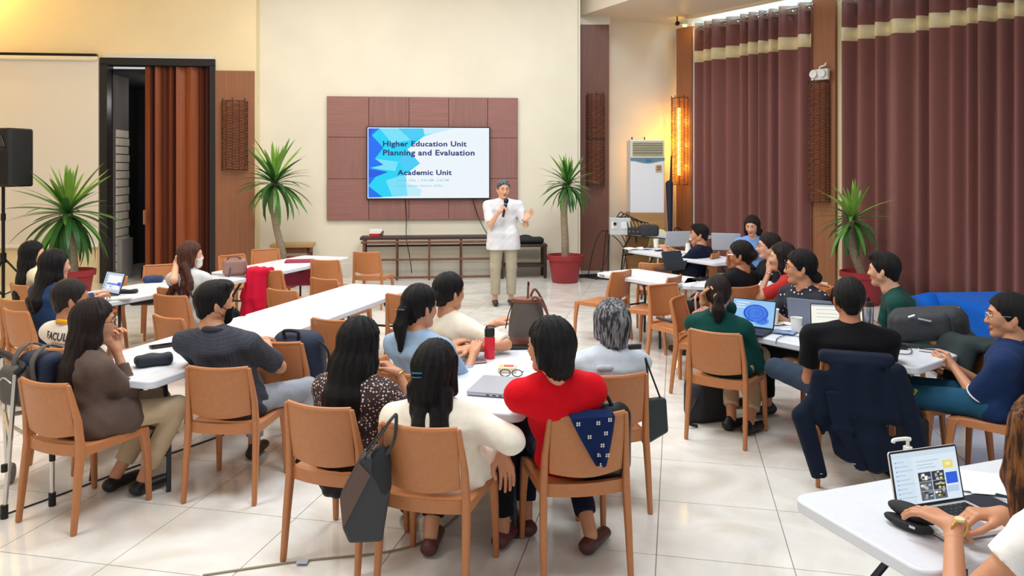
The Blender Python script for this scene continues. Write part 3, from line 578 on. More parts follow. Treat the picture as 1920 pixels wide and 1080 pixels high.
# ---- dining chairs
CH = mat('chair_tan', (190, 124, 78), .42, var=.05, vscale=40, bump=.12, bscale=320, spec=.4)
def make_chair():
    t = thing('dining_chair', 'x', 'chair')
    def seat(u, v):
        w = .2+.025*v; x = (u-.5)*2*w; y = -.215+.445*v; z = .445-.012*math.sin(pi*u)*math.sin(pi*min(1, v*1.05))-.018*max(0, v-.85)/.15; return (x, y, z)
    MB().grid(seat, 8, 8).build('seat', CH, t, solid=.03, offs=-1, bevel=.006, ang=60)
    def back(u, v):
        x = (u-.5)*2*(.178-.0*v); bow = .032*(1-(2*u-1)**2); z0 = .515-.022*math.sin(pi*u); z = z0+(.797-.006*math.sin(pi*u)-z0)*v; y = -.208-.062*((z-.44)/.36)-bow; return (x, y, z)
    b = MB().grid(back, 12, 8).build('backrest', CH, t, solid=.014, bevel=.004, ang=60)
    rim = MB(); rim.tube([Vector(back(i/12, 1))+Vector((0, .003, .0)) for i in range(13)], .0125, 8); rim.build('top_rim', CH, b)
    rr = MB()
    for k in range(8):
        u0_, u1_ = k/8, (k+1)/8; f = lambda u: ((u-.5)*.40, -.212-.034*(1-(2*u-1)**2))
        (xa, ya), (xb, yb) = f(u0_), f(u1_); V = [(xa, ya, .40), (xb, yb, .40), (xb, yb+.03, .40), (xa, ya+.03, .40), (xa, ya, .462), (xb, yb, .462), (xb, yb+.03, .462), (xa, ya+.03, .462)]
        rr.add(V, [(3, 2, 1, 0), (4, 5, 6, 7), (0, 1, 5, 4), (2, 3, 7, 6)]+([(3, 0, 4, 7)] if k == 0 else [])+([(1, 2, 6, 5)] if k == 7 else []))
    rr.build('seat_rail', CH, t, ang=50)
    for s in (-1, 1):
        def leg(path):
            m = MB(); V = []; F = []
            for (x, y, z, w, d) in path: V += [(s*x-w/2, y-d/2, z), (s*x+w/2, y-d/2, z), (s*x+w/2, y+d/2, z), (s*x-w/2, y+d/2, z)]
            for i in range(len(path)-1): F += [(4*i+k, 4*i+(k+1) % 4, 4*i+4+(k+1) % 4, 4*i+4+k) for k in range(4)]
            F += [(3, 2, 1, 0), tuple(4*(len(path)-1)+k for k in range(4))]; return m.add(V, F)
        leg([(.212, -.262, 0, .026, .03), (.208, -.235, .25, .032, .038), (.203, -.212, .44, .034, .045), (.198, -.226, .6, .03, .038), (.184, -.272, .8, .022, .024)]).build('leg', CH, t, bevel=.008, ang=60)
        leg([(.222, .226, 0, .027, .028), (.218, .215, .25, .036, .036), (.212, .198, .4, .042, .05), (.208, .185, .437, .042, .075)]).build('leg', CH, t, bevel=.008, ang=60)
    for s in (-1, 1):
        sr = MB(); sr.add([(s*.2-.012, -.2, .395), (s*.2+.012, -.2, .395), (s*.214+.012, .19, .4), (s*.214-.012, .19, .4), (s*.2-.012, -.2, .445), (s*.2+.012, -.2, .445), (s*.214+.012, .19, .437), (s*.214-.012, .19, .437)], [(3, 2, 1, 0), (4, 5, 6, 7), (0, 1, 5, 4), (1, 2, 6, 5), (2, 3, 7, 6), (3, 0, 4, 7)]); sr.build('side_rail', CH, t, smooth=False)
    return t
CHAIR0 = make_chair(); used = [False]; CHAIRS = {}
def chair(key, px, py, hd, label, at=None):
    """a chair whose backrest's top middle is seen at (px, py), facing hd"""
    P = W(px, py, .8) if at is None else at-HD(hd)*.29; c = P+HD(hd)*.29; c.z = 0
    if not used[0]: CHAIR0.location = c; CHAIR0.rotation_euler.z = -math.radians(hd); CHAIR0['label'] = label; CHAIR0['group'] = 'tan moulded dining chairs'; r = CHAIR0; used[0] = True
    else: r = dup(CHAIR0, c, -math.radians(hd), label, 'tan moulded dining chairs')
    CHAIRS[key] = r; return r
def seat_of(key): r = CHAIRS[key]; return Vector((r.location.x, r.location.y, 0))+Vector((0, 0, 0))
# ---- folding tables
TOP = mat('table_white', (222, 227, 236), .38, var=.02, vscale=30, bump=.05, bscale=300, spec=.45); TLEG = mat('table_leg_grey', (52, 56, 64), .4, .4)
def table(label, corner, axis, L_, Wd, side=1, sticker=None, zt=.73):
    """corner: the near end corner of the top; axis: heading of the long side; the width goes to the left of it (side 1) or right (-1)"""
    a = HD(axis); b = HD(axis-90)*side; c = corner+a*(L_/2)+b*(Wd/2); t = thing('folding_table', label, 'table', (c.x, c.y, 0), -math.radians(axis-90), 'white folding tables')
    m = MB(); m.prism(rounded(L_, Wd, .06), zt-.046, zt); top = m.build('tabletop', TOP, t, bevel=.008, seg=2, ang=30)
    for s in (-1, 1):
        xo = s*(L_/2-.26); xi = s*(L_/2-.36)
        for q in (-1, 1):
            MB().tube([(xi, q*(Wd/2-.22), zt-.05), (xi+s*.02, q*(Wd/2-.2), zt-.14), (xo-s*.02, q*(Wd/2-.12), zt-.3), (xo+s*.02, q*(Wd/2-.09), .0)], .0145, 8).build('leg', TLEG, t)
        MB().tube([(xo-s*.012, -(Wd/2-.115), .36), (xo-s*.012, (Wd/2-.115), .36)], .011, 8).build('crossbar', TLEG, t)
        MB().tube([(xi+s*.01, 0, zt-.06), (xi-s*.32, 0, zt-.06)], .009, 6).build('brace', TLEG, t)
    for q in (-1, 1): MB().box((0, q*(Wd/2-.1), zt-.057), (L_-.3, .03, .024)).build('under_rail', TLEG, t, smooth=False)
    return t, c
# ------------------------------------------------------------------ tables
ta_, c_ = {}, {}
k0, k1 = W(285, 717, .73), W(782, 537, .73); ax2 = math.degrees(math.atan2(k1.x-k0.x, k1.y-k0.y)); l2 = ((k1-k0).length-.01)/2
table('white folding table with the black pouch and a phone on it, at its woman in brown', k0, ax2, l2, .76)
bpy.data.objects['folding_table']['label'] = 'white folding table where the woman in the brown blazer sits'
table('empty white folding table reaching away from the man in the charcoal shirt', k0+HD(ax2)*(l2+.01), ax2, l2, .76)
k0, k1 = W(300, 550, .73), W(466, 521, .73); ax1 = math.degrees(math.atan2(k1.x-k0.x, k1.y-k0.y))
table('white folding table with the open laptop of the woman in navy', k1-HD(ax1)*1.83, ax1, 1.83, .74)
k2 = W(657, 482, .73); ax1b = math.degrees(math.atan2(k2.x-k1.x, k2.y-k1.y)); table('empty white folding table nearest the bamboo bench', k2-HD(ax1b)*1.95, ax1b, 1.95, .74)
k3 = W(978, 778, .73); k4 = W(1086, 637, .73); ax3 = math.degrees(math.atan2(k4.x-k3.x, k4.y-k3.y)); table('white folding table with the red bottle and the closed grey laptop', k3, ax3, (k4-k3).length, .76)
kc = W(1116, 511, .73); table('white folding table with the dark tablet case on it', kc, 145, 1.2, .66)
kd = W(1278, 535, .73); table('white folding table where the woman in the red tee leans her elbow', kd, 108, 1.22, .62)
ke = W(1719, 691, .73); table('white folding table with the paper cups and the black backpack', ke-HD(142.6)*1.83, 142.6, 1.83, .72)
kb = W(1175, 468, .73); table('white folding table with the silver laptop and the notebook', kb, 152, 1.9, .66)
kA = W(1138, 430, .73)
table('white folding table with the black amplifier and the grey socket box', W(1140, 433, .80), 140, 1.9, .6, zt=.80)
kf = W(1481, 929, .73); table('white folding table with the typing woman and the soap pump bottle', kf, 70, 1.83, .60, side=-1)
# the maker's sticker on two tables
def sticker(P, hd, label):
    m = MB().box((0, 0, 0), (.075, .002, .02)); o = m.build('sticker', mat('sticker_black', (40, 36, 38), .4), None, smooth=False); o.location = P; o.rotation_euler.z = -math.radians(hd)
    t = link('lettering', text_mesh('LIFETIME', .014, 'CENTER', .0004), WHITE, o); t.rotation_euler = (pi/2, 0, 0); t.location = (0, -.0015, -.005); tag(o, label, 'sticker')
# ------------------------------------------------------------------ chairs
chair('A', 76, 717, 22, 'tan moulded chair of the woman in the brown blazer')
chair('B', 406, 690, 4, 'tan moulded chair of the man in the charcoal shirt')
chair('C', 593, 762, 20, 'tan moulded chair under the woman with waist-long black hair')
chair('D', 783, 801, 14, 'tan moulded chair of the woman with the teal hair clip')
chair('E', 1105, 778, -10, 'tan moulded chair with the navy scarf draped on its back')
chair('F', 1155, 704, -11, 'tan moulded chair of the grey haired woman')
chair('G', 1338, 623, 33, 'tan moulded chair of the woman in the dark green jacket')
chair('H', 1266, 558, 120, 'empty tan moulded chair holding the dusty pink bag')
chair('I', 1268, 519, -56, 'empty tan moulded chair facing the tablet case, right of its twin')
chair('J', 1168, 509, -47, 'empty tan moulded chair by the table corner, facing the speaker')
chair('K', 22, 563, 20, 'empty tan moulded chair cut off by the picture edge, behind the walking frame')
chair('L', 88, 652, 24, 'tan moulded chair of the man whose back reads FACULTY')
chair('N', 324, 541, 15, 'empty tan moulded chair right behind the woman with the brown ponytail waves')
chair('O', 311, 595, 32, 'empty tan moulded chair between the two long table rows, beside the dark phone')
chair('P', 526, 544, 28, 'empty tan moulded chair just below the chair with the red jacket')
chair('Q', 605, 523, 30, 'empty low-set tan chair behind the middle table row, right of the red jacket')
chair('R', 500, 507, 20, 'tan moulded chair with the red jacket over its back')
chair('S', 608, 488, 10, 'empty tan moulded chair beside the dark red bag')
chair('T', 686, 473, 10, 'empty tan moulded chair nearest the end of the bamboo bench')
chair('U', 433, 478, 130, 'empty tan moulded chair behind the brown handbag')
chair('V', 497, 467, 150, 'empty tan moulded chair in front of the small wooden table')
chair('X', 224, 515, 215, 'tan moulded chair facing us behind the open laptop')
chair('Y', 32, 534, 35, 'tan moulded chair of the long haired woman in cream by the loudspeaker')
chair('Wc', 302, 496, 150, 'empty tan moulded chair left of the woman with brown waves, before the folding door')
chair('Z', 516, 641, 15, 'empty tan moulded chair with the dark blue backpack on its seat')
chair('AA', 622, 600, 18, 'empty tan moulded chair behind the woman with waist-long hair')
chair('AB', 757, 553, 18, 'empty tan moulded chair past the woman with the ponytail')
chair('AD', 742, 699, 28, 'tan moulded chair of the woman in the pale blue shirt')
chair('AC', 828, 640, 35, 'tan moulded chair of the woman with the claw clip')
chair('AE', 1400, 538, -30, 'tan moulded chair of the woman in black with the pink hair tie')
chair('AF', 1560, 537, -100, 'empty tan moulded chair behind the woman in the polka dot blouse')
chair('AL', 1605, 676, 20, 'tan moulded chair with the navy jacket hung over it')
chair('AM', 0, 0, -45, 'tan moulded chair of the man in the navy polo', at=Vector((2.97, 4.72, 0)))
chair('AK', 1240, 533, 150, 'empty tan moulded chair under the tablet table with a dark strap')
chair('AG', 0, 0, -60, 'tan moulded chair of the young man in dark navy', at=Vector((2.56, 10.75, 0)))
chair('AH', 1228, 494, 10, 'empty tan moulded chair behind the tablet case')
chair('AJ', 1283, 434, 170, 'tan moulded chair with the black shoulder bag, by the alcove')
chair('A16', 0, 0, 200, 'tan moulded chair of the woman in light blue', at=Vector((3.55, 11.25, 0)))
chair('A17', 0, 0, -95, 'tan moulded chair of the woman in black with red lipstick', at=Vector((2.95, 8.55, 0)))
chair('A18', 0, 0, -60, 'tan moulded chair of the woman in the red tee', at=Vector((2.82, 7.62, 0)))
chair('A22', 0, 0, -100, 'tan moulded chair of the man in the green tee', at=Vector((3.2, 6.15, 0)))
chair('A5', 0, 0, 20, 'tan moulded chair of the woman with brown waves', at=Vector((-3.02, 7.3, 0)))

# ------------------------------------------------------------------ the people
f = fabric
black = f('black', (20, 21, 25)); jeans = f('jeans', (52, 66, 84)); khaki = f('khaki', (196, 174, 142)); greyp = f('greyp', (160, 166, 178))
R = {}
R[1] = person('woman in a cream top with long straight black hair by the loudspeaker', (62, 477), 40, 62, f('cream', (236, 222, 190)), black, 'light', seat_of('Y'), hair=('long', 'black', dict(len=.36)), feat=True, sc=1.05)
R[2] = person('woman in navy with long black hair typing on the open laptop', (104, 498), 30, 42, f('navyblue', (38, 62, 100)), black, 'light', hz=1.13, own='tan moulded chair of the woman in navy at the laptop', hair=('long', 'black', dict(len=.16, w=1.05)), sleeve=('long', .75), bulk=1.12, rw=W(190, 554, .8), lw=W(165, 560, .8), sc=1.08)
R[3] = person('man in a white shirt with FACULTY printed on his back', (134, 562), 25, 52, f('offwhite', (238, 226, 210)), black, 'tan', seat_of('L'), hair=('short', 'thin', {}), fem=False, collar=f('yellow', (238, 170, 40)), sc=1.08)
R[4] = person('woman in a brown blazer with long dark hair, hands clasped at her chin', (178, 606), 40, 60, f('taupe', (98, 82, 74)), khaki, 'mid', seat_of('A'), hair=('long', 'dark', dict(len=.36, w=1.05)), sleeve=('long', .62), rw=WD(218, 655, 4.62), lw=WD(212, 650, 4.7), rh=dict(d=(-.35, .1, 1), n=(-1, .2, .2), curl=.9), lh=dict(d=(.35, 0, 1), n=(1, .2, 0), curl=.6), re=(.35, .3, -1), le=(-.6, .2, -1), feat=True, sc=1.08, ankle_skin=True, shoe_cut=1, hemz=.42, ankles=[(-.16, .22, .085), (.02, .3, .085)])
glasses(R[4])
R[5] = person('woman in a pale grey tee with long brown wavy hair and a white mask', (358, 479), 15, 62, f('palegrey', (202, 206, 206)), black, 'light', seat_of('A5'), hair=('wavy', 'brown', dict(len=.40, w=1.15)), lw=WD(331, 492, 7.3), lh=dict(d=(.3, .3, 1), n=(1, 0, 0), curl=.6), le=WD(322, 545, 7.2), sc=1.05)
facemask(R[5], WHITE)
R[6] = person('man in a dark charcoal patterned shirt and a black face mask', (403, 570), 8, 52, checks('shirt_charcoal', (62, 66, 78), (46, 49, 60), 90), greyp, 'mid', seat_of('B'), hair=('short', 'black', dict(quiff=1)), fem=False, lw=(-.12, .36, .78), rw=(.02, .36, .78), re=W(482, 668, .84), le=(-.5, -.3, -.6), collar=checks('collar_charcoal', (62, 66, 78), (46, 49, 60), 90), sleeve=('short', .85), sc=1.1, bulk=1.06, knees=(None, (.28, .42, .5)), ankles=(None, (.3, .3, .085)))
facemask(R[6], black)
R[7] = person('woman in a dotted brown blouse with waist-long black hair, chin on her hand', (676, 645), 20, 35, dots('blouse_dotted', (58, 40, 44), (236, 214, 206), 62, .3), khaki, 'mid', seat_of('C'), hair=('long', 'black', dict(len=.52, w=1.22, x=-.03)), rw=WD(746, 700, 4.2), rh=dict(d=(-.8, .1, .5), n=(-.5, -.2, -.8), curl=.7), re=(.6, .2, -1), sc=1.1, sleeve=('short', .75))
wristband(R[7], 1, GOLD, 'bracelet')
R[8] = person('woman in a pale blue shirt with a low black ponytail', (788, 577), 28, 45, f('paleblue', (150, 176, 204)), f('blackp', (24, 25, 30)), 'mid', seat_of('AD'), hair=('pony', 'black', dict(len=.13)), sleeve=('long', .4), sc=1.08, lw=(-.1, .4, .78), rw=(.1, .4, .78))
R[9] = person('woman in a cream top with her black hair up in a claw clip', (843, 549), 38, 48, f('ivory', (238, 232, 214)), black, 'mid', seat_of('AC'), hair=('bun', 'black', dict(z=-.03, r=.05)), rw=W(878, 655, .79), lw=(-.08, .4, .8), re=W(938, 642, .80), sleeve=('short', .95), sc=1.1)
R[10] = person('woman in a cream blouse with a teal clip in her black hair', (818, 693), 10, 25, f('creamwhite', (244, 238, 222)), black, 'mid', seat_of('D'), hair=('wavy', 'black', dict(len=.24, w=.85)), arm=.64, rw=WD(942, 852, 3.70), re=(.6, -.2, -.2), rh=dict(d=(.15, .5, -1), n=(0, -.4, -.3), curl=.4), sleeve=('long', .28), sc=1.12, bulk=1.2, hemz=.40, knees=(None, (.24, .36, .5)), ankles=((-.1, .2, .085), (.25, .33, .085)), shoes=mat('shoe_maroon', (92, 48, 48), .5), ankle_skin=True, shoe_cut=1)
R[11] = person('woman in a bright red blouse with short black hair', (1030, 650), -16, -58, f('red', (214, 10, 28)), f('darknavy', (24, 28, 46)), 'mid', seat_of('E'), hz=1.11, hair=('bob', 'black', {}), lw=(-.14, .42, .76), rw=(.06, .4, .74), sleeve=('short', .75), sc=1.06, bulk=1.1, le=(-.3, -.6, -.8), re=(.3, -.6, -.8), ankle_skin=True, shoe_cut=1, shoes=mat('shoe_brown', (84, 44, 40), .45), ankles=((-.16, .3, .085), (.1, .02, .085)), feat=True)
R[12] = person('woman in a sleeveless pale grey dress with short grey hair', (1147, 606), -6, -8, f('dress_grey', (196, 206, 218)), f('dress_grey', (196, 206, 218)), 'mid', seat_of('F'), hair=('bob', 'salt', dict(low=.01)), sleeve=('none', 0), sc=1.1, bulk=1.06, lw=(-.12, .3, .66), rw=(.16, .26, .62))
R[13] = person('standing man in a white shirt and beige trousers speaking into a microphone', (944, 355), 172, 166, f('shirt_white', (224, 225, 230)), f('beige', (176, 168, 146)), 'light', stand=True, headdist=11.1, hair=('short', 'grey', dict(low=-.012)), fem=False, sc=1.10, bulk=1.16, hf=.03, hemz=.80, collar=f('shirt_white', (224, 225, 230)), rw=WD(937, 396, 10.82), re=(.35, -.3, -1), rh=dict(d=(-.75, .35, .5), n=(-.35, -.5, .1), curl=1.15), lw=WD(984, 413, 10.82), le=(-.4, -.4, -1), lh=dict(d=(-.62, .25, .75), n=(.75, .55, .1), curl=.12, spread=5, thumb=1.2), pitch=10, feat=True, q=.0055, sleeve=('short', .92), loose=1.18, shoes=mat('shoe_dark', (44, 32, 34), .35))
wristband(R[13], 0, mat('band_maroon', (70, 24, 32), .6), 'wristband')
R[14] = person('young man in dark navy in profile at the silver laptop', (1311, 440), -50, -75, f('ink', (22, 30, 52)), black, 'mid', seat_of('AG'), hair=('short', 'black', dict(quiff=1)), fem=False, sleeve=('long', .8), sc=1.16, feat=True, lw=(-.1, .4, .78), rw=(.1, .4, .78))
R[15] = person('woman in a black sweater with a pink hair tie, chin on her hand', (1388, 479), -32, -62, f('blackknit', (20, 22, 28)), black, 'tan', seat_of('AE'), hair=('bun', 'black', dict(z=.0, r=.05)), sleeve=('long', .8), lw=WD(1366, 492, 7.85), lh=dict(d=(.2, .1, 1), n=(.3, -.8, 0), curl=.9), sc=1.16, bulk=1.12)
glasses(R[15], CHROME)
R[16] = person('woman in light blue with wavy brown hair looking down at her laptop', (1410, 424), 200, 212, f('skyblue', (120, 160, 222)), black, 'light', seat_of('A16'), hair=('wavy', 'dark', dict(len=.16, w=.9)), feat=True, pitch=16, sc=1.18, vneck=True, lw=(-.12, .4, .78), rw=(.12, .4, .78))
R[17] = person('woman in a black top with glasses and red lipstick, in profile', (1441, 462), -100, -82, black, black, 'light', seat_of('A17'), hair=('bun', 'dark', dict(z=-.04)), feat=True, lips=LIPB, sc=1.16, vneck=True, lw=(-.15, .4, .78), rw=(.1, .4, .78)); glasses(R[17], mat('frame_red', (120, 40, 70), .3))
R[18] = person('woman in a red tee with long dark brown hair, cheek on her hand', (1466, 483), -62, -72, f('brickred', (186, 52, 50)), black, 'light', seat_of('A18'), hair=('long', 'dark', dict(len=.26)), lw=WD(1442, 510, 7.75), lh=dict(d=(.35, .1, .9), n=(.5, -.6, 0), curl=.5), le=WD(1432, 560, 7.62), sleeve=('short', .7), sc=1.16); wristband(R[18], 0, CHROME)
R[19] = person('woman in a black polka dot blouse with glasses and a low bun', (1500, 502), -112, -74, dots('polka', (20, 26, 44), (232, 228, 220), 24, .2), black, 'mid', hz=1.13, own='tan moulded chair of the woman in the polka dot blouse', hair=('bun', 'black', dict(z=-.075, r=.04)), feat=True, sc=1.16, lw=(-.16, .42, .78), rw=(.14, .4, .78), vneck=True, sleeve=('short', .8), bulk=1.05); glasses(R[19])
R[20] = person('woman in a dark green jacket with a golden hair tie, back turned', (1346, 552), 33, 14, f('pine', (12, 68, 64)), khaki, 'mid', seat_of('G'), hair=('pony', 'dark', dict(len=.07)), sleeve=('long', .6), lw=WD(1319, 566, 5.72), lh=dict(d=(.4, .1, .9), n=(.7, -.5, 0), curl=.6), le=WD(1304, 606, 5.8), sc=1.1, bulk=1.08, collar=f('pine', (12, 68, 64)), ankle_skin=True, ankles=((.0, .12, .085), (.14, .1, .085)))
R[21] = person('man in a black tee with cropped hair, back turned, one leg crossed', (1591, 562), 18, 8, f('jet', (17, 18, 22)), jeans, 'tan', seat_of('AL'), hair=('short', 'black', {}), fem=False, lw=(-.12, .3, .68), le=W(1494, 692, .68), rw=(.1, .4, .78), sleeve=('short', .66), sc=1.12, bulk=1.15, knees=((-.46, .28, .58), None), ankles=((-.08, .36, .5), None))
R[22] = person('man in a dark green tee looking away, beside the potted palm', (1657, 507), -70, -48, f('forest', (28, 72, 66)), black, 'light', seat_of('A22'), hair=('short', 'black', dict(quiff=1)), fem=False, sleeve=('short', .95), lw=(-.14, .36, .77), rw=(.08, .38, .77), sc=1.14, feat=True)
R[23] = person('man in a navy polo with glasses and clasped hands', (1890, 594), -48, -68, f('polo', (28, 50, 92)), f('denim', (36, 84, 112)), 'mid', seat_of('AM'), hair=('short', 'black', {}), fem=False, sleeve=('short', .9), collar=f('polo', (28, 50, 92)), lw=WD(1788, 688, 4.95), rw=WD(1782, 684, 5.02), lh=dict(d=(-.1, .8, .3), n=(.9, .3, .2), curl=.8), rh=dict(d=(-.7, .6, .1), n=(-.8, -.3, -.2), curl=.8), le=(-.7, -.5, -.8), sc=1.14, bulk=1.15, feat=True, ankles=((-.16, .5, .085), (.12, .5, .085))); glasses(R[23], CHROME)
R[24] = person('woman in a white top typing, cut off by the picture edge', (1968, 826), -30, -30, f('white', (244, 242, 240)), black, 'mid', hz=1.14, own='tan moulded chair of the typing woman', hair=('long', 'bronze', dict(len=.2, fr=.03, lock=1)), lw=WD(1788, 986, 2.42), rw=WD(1880, 966, 2.5), le=(-1, -.3, -.9), lh=dict(d=(.15, .95, .06), n=(0, -.1, -1), curl=.3, spread=5), rh=dict(d=(-.75, .6, .0), n=(0, -.15, -1), curl=.75), re=(.8, -.5, -.6), sleeve=('short', .35), sc=1.1, hf=.1); wristband(R[24], 0, GOLD, dial=mat('dial', (240, 225, 180), .2))
# hair clips and ties, prints, trims
def clip(n, name, m, pts, r=.005): mb = MB(); mb.tube([R[n]['hl'](*p) for p in pts], r, 6, flat=.5); return mb.build(name, m, R[n]['root'])
TEAL = mat('clip_teal', (20, 118, 140), .3)
clip(10, 'hair_clip', TEAL, [(-.045, -.116, .0), (-.02, -.124, .003), (.006, -.126, .006)], .008); clip(10, 'hair_clip', TEAL, [(-.047, -.115, -.018), (-.02, -.123, -.015), (.004, -.125, -.011)], .007)
clip(8, 'hair_clip', CHROME, [(-.035, -.135, -.005), (0, -.148, .0), (.035, -.135, .0)], .006)
clip(9, 'claw_clip', mat('clip_cream', (226, 206, 150), .3), [(-.022, -.172, -.045), (.0, -.178, -.028), (.0, -.178, -.062), (.022, -.172, -.045)], .011)
for n, m, rr, cz in ((15, mat('tie_pink', (196, 120, 120), .6), .036, .0), (20, mat('tie_gold', (214, 170, 90), .4), .024, -.01)):
    hl = R[n]['hl']; y_ = -.082 if n == 15 else -.125; mb = MB(); mb.tube([hl(rr*math.cos(a), y_, cz+rr*math.sin(a)) for a in np.linspace(0, 2*pi, 15)], .009, 6); mb.build('hair_tie', m, R[n]['root'])
INK = mat('print_ink', (48, 40, 62), .7)
on_back(R[3], text_mesh('FACULTY', .068, 'CENTER', .0010, .0006, 1.05), .825, INK, 'back_print', x=-.02)
on_back(R[3], text_mesh('COLLEGE DEPARTMENT', .018, 'CENTER', 0, .0006), .798, mat('print_grey', (150, 140, 140), .8), 'back_print')
def trim(n, i, frac, m):
    s, el, wr, hd, sg = R[n]['arms'][i]; e = lerp(s, el, frac); u = nrm(el-s); a = nrm(np.cross(u, v3((0, 0, 1)))); b = np.cross(u, a); rr = .0605*1.15
    mb = MB(); mb.tube([e+(a*math.cos(t)+b*math.sin(t))*(rr+.003) for t in np.linspace(0, 2*pi, 21)], .005, 6); mb.build('sleeve_trim', m, R[n]['root'])
trim(23, 0, .88, WHITE); trim(23, 1, .88, WHITE)
mb = MB(); N_ = R[23]['N']; mb.tube([N_+v3((math.cos(g)*.076, math.sin(g)*.07, .022-.02*math.sin(g))) for g in np.linspace(0, 2*pi, 25)], .006, 6); mb.build('collar_stripe', WHITE, R[23]['root'])
# the dress's back seam and bow, shirt pocket
N_, P_ = R[12]['N'], R[12]['P0']
yb_ = back_y(R[12], 0, .8); soft('bow', [E((sx*.022, yb_-.006, .8), I3, (.028, .014, .02), .008) for sx in (-1, 1)], .006, fabric('dress_grey', (196, 206, 218)), R[12]['root'])
# the microphone in his hand
hp_ = R[13]; wr, d, n, t, P = hp_['hands'][1]; Rw = hp_['root']
mt, mh = WD(943, 407, 10.78), WD(950, 372, 10.84); ax = (mh-mt).normalized(); mic = thing('microphone', 'black hand microphone with a blue ring, held by the speaking man', 'microphone', mt, rot=ax.to_track_quat('Z', 'Y').to_euler()); ml = (mh-mt).length
MB().lathe([(.012, 0), (.017, .003), (.021, ml*.5), (.024, ml*.68)], 14).build('handle', BLACKP, mic); MB().lathe([(.026, ml*.66), (.028, ml*.68), (.028, ml*.7), (.026, ml*.72)], 14).build('ring', mat('ring_blue', (40, 140, 210), .3), mic)
MB().lathe([(.024, ml*.72), (.033, ml*.8), (.034, ml*.9), (.026, ml*.98), (.008, ml)], 14).build('grille_head', mat('mic_mesh', (36, 36, 40), .5, .5), mic)
# ------------------------------------------------------------------ the presentation wall
pw = thing('wall_panelling', 'brown square-panelled wood cladding behind the big screen', 'panelling')
cx_ = [613, 692, 767, 841, 914, 971]; ry_ = [182, 258, 335, 412]
uu = [ub(BW(x, 300)) for x in cx_]; zz = [BW(790, y).z for y in ry_]
slab('backing', mat('dark_backing', (58, 36, 32), .7), OB, U6, uu[0]+.01, uu[-1]-.01, -.03, 0, zz[-1]+.01, zz[0]-.01, parent=pw)
for i in range(5):
    for j in range(3): slab('panel', WOODT if (i+j) % 2 == 0 else WOODV, OB, U6, uu[i]+.004, uu[i+1]-.004, -.05-.002*((i*3+j) % 3), -.03, zz[j+1]+.004, zz[j]-.004, parent=pw, bevel=.003)
tv = thing('television', 'large flat screen showing the blue and white title slide', 'television')
OT = .12; tu0, tu1 = ub(BW(687, 300, OT)), ub(BW(919, 300, OT)); tz0, tz1 = BW(800, 374, OT).z, BW(800, 237.5, OT).z
slab('casing', BLACKP, OB, U6, tu0, tu1, -OT, -.055, tz0, tz1, bevel=.006, parent=tv)
def emi(name, col, s=1.0): return mat('screen_'+name, (4, 4, 4), .3, emit=col, estr=s)
SW = emi('white', (240, 248, 255)); scr = slab('screen', SW, OB, U6, tu0+.02, tu1-.02, -OT-.002, -OT, tz0+.025, tz1-.02, parent=tv)
def poly(pts, m, k, name='slide_shape', parent=None, off=OT):
    V = [BW(x/3.4286+560, y/3.4286+140, off+.003+.0006*k) for x, y in pts]; mb = MB().add(V, [tuple(range(len(V)))[::-1]]); return mb.build(name, m, parent or scr, smooth=False)
cyan = emi('cyan', (20, 214, 250)); cy2 = emi('cyan_pale', (120, 228, 252)); cy3 = emi('cyan_mist', (196, 240, 254)); bl = emi('blue', (18, 112, 246)); bl2 = emi('deep_blue', (24, 92, 226)); cy4 = emi('azure', (70, 206, 250))
for k, (pts, m) in enumerate([([(448, 345), (930, 345), (800, 400), (700, 480), (780, 570), (690, 640), (700, 780), (448, 790)], cyan), ([(790, 345), (920, 360), (800, 400)], cy2), ([(640, 345), (800, 345), (810, 390), (720, 420)], cy4), ([(700, 480), (775, 570), (690, 620), (640, 560)], cy4), ([(560, 680), (690, 640), (700, 780), (600, 780)], cy2), ([(690, 690), (790, 740), (780, 782), (700, 780)], cy3), ([(800, 345), (1000, 345), (900, 372), (810, 385)], cy3),
                              ([(520, 345), (640, 345), (720, 420), (600, 440)], cy2), ([(490, 540), (640, 560), (620, 620), (470, 600)], cy2), ([(448, 345), (520, 345), (470, 390), (545, 470), (490, 540), (545, 580), (455, 600), (575, 625), (500, 650), (448, 715), (540, 788), (448, 790)], bl), ([(448, 610), (575, 625), (500, 655), (448, 660)], bl2), ([(448, 345), (480, 345), (460, 400), (448, 400)], bl2)]): poly(pts, m, k)
def wtext(txt, x0, x1, yb, m, bold, k=12, parent=None, off=OT, name='slide_lettering'):
    me = text_mesh(txt, 1.0, 'LEFT', bold, .0002, 1.06); co = np.zeros(len(me.vertices)*3, np.float32); me.vertices.foreach_get('co', co); co = co.reshape(-1, 3); w0, w1 = co[:, 0].min(), co[:, 0].max()
    A, Bp = BW(x0, yb, off+.012), BW(x1, yb, off+.012); sc = (Bp-A).length/(w1-w0); o = link(name, me, m, parent or scr); o.location = A-U6*w0*sc; o.rotation_euler = (pi/2, 0, A6); o.scale = (sc, sc*.84, 1); tag(o, kind='stuff'); return o
NAVY = emi('navy', (22, 52, 116)); GREYT = emi('teal_grey', (120, 190, 206))
wtext('Higher Education Unit', 718, 875, 274, NAVY, .03); wtext('Planning and Evaluation', 718, 890, 291, NAVY, .03); wtext('Academic Unit', 745, 847, 328, NAVY, .03)
wtext('June 6, 2026  |  9:00 AM - 5:00 PM', 744, 841, 340, GREYT, .004); wtext('Hall A, Lantaka Campus, AdZU', 744, 829, 350, GREYT, .004)
CABLE = mat('cable_black', (26, 26, 30), .5)
def cable(label, pts, r=.008, m=None, name='cable'): o = MB().tube(smoothpath(pts), r, 6).build(name, m or CABLE); return tag(o, label, 'cable')
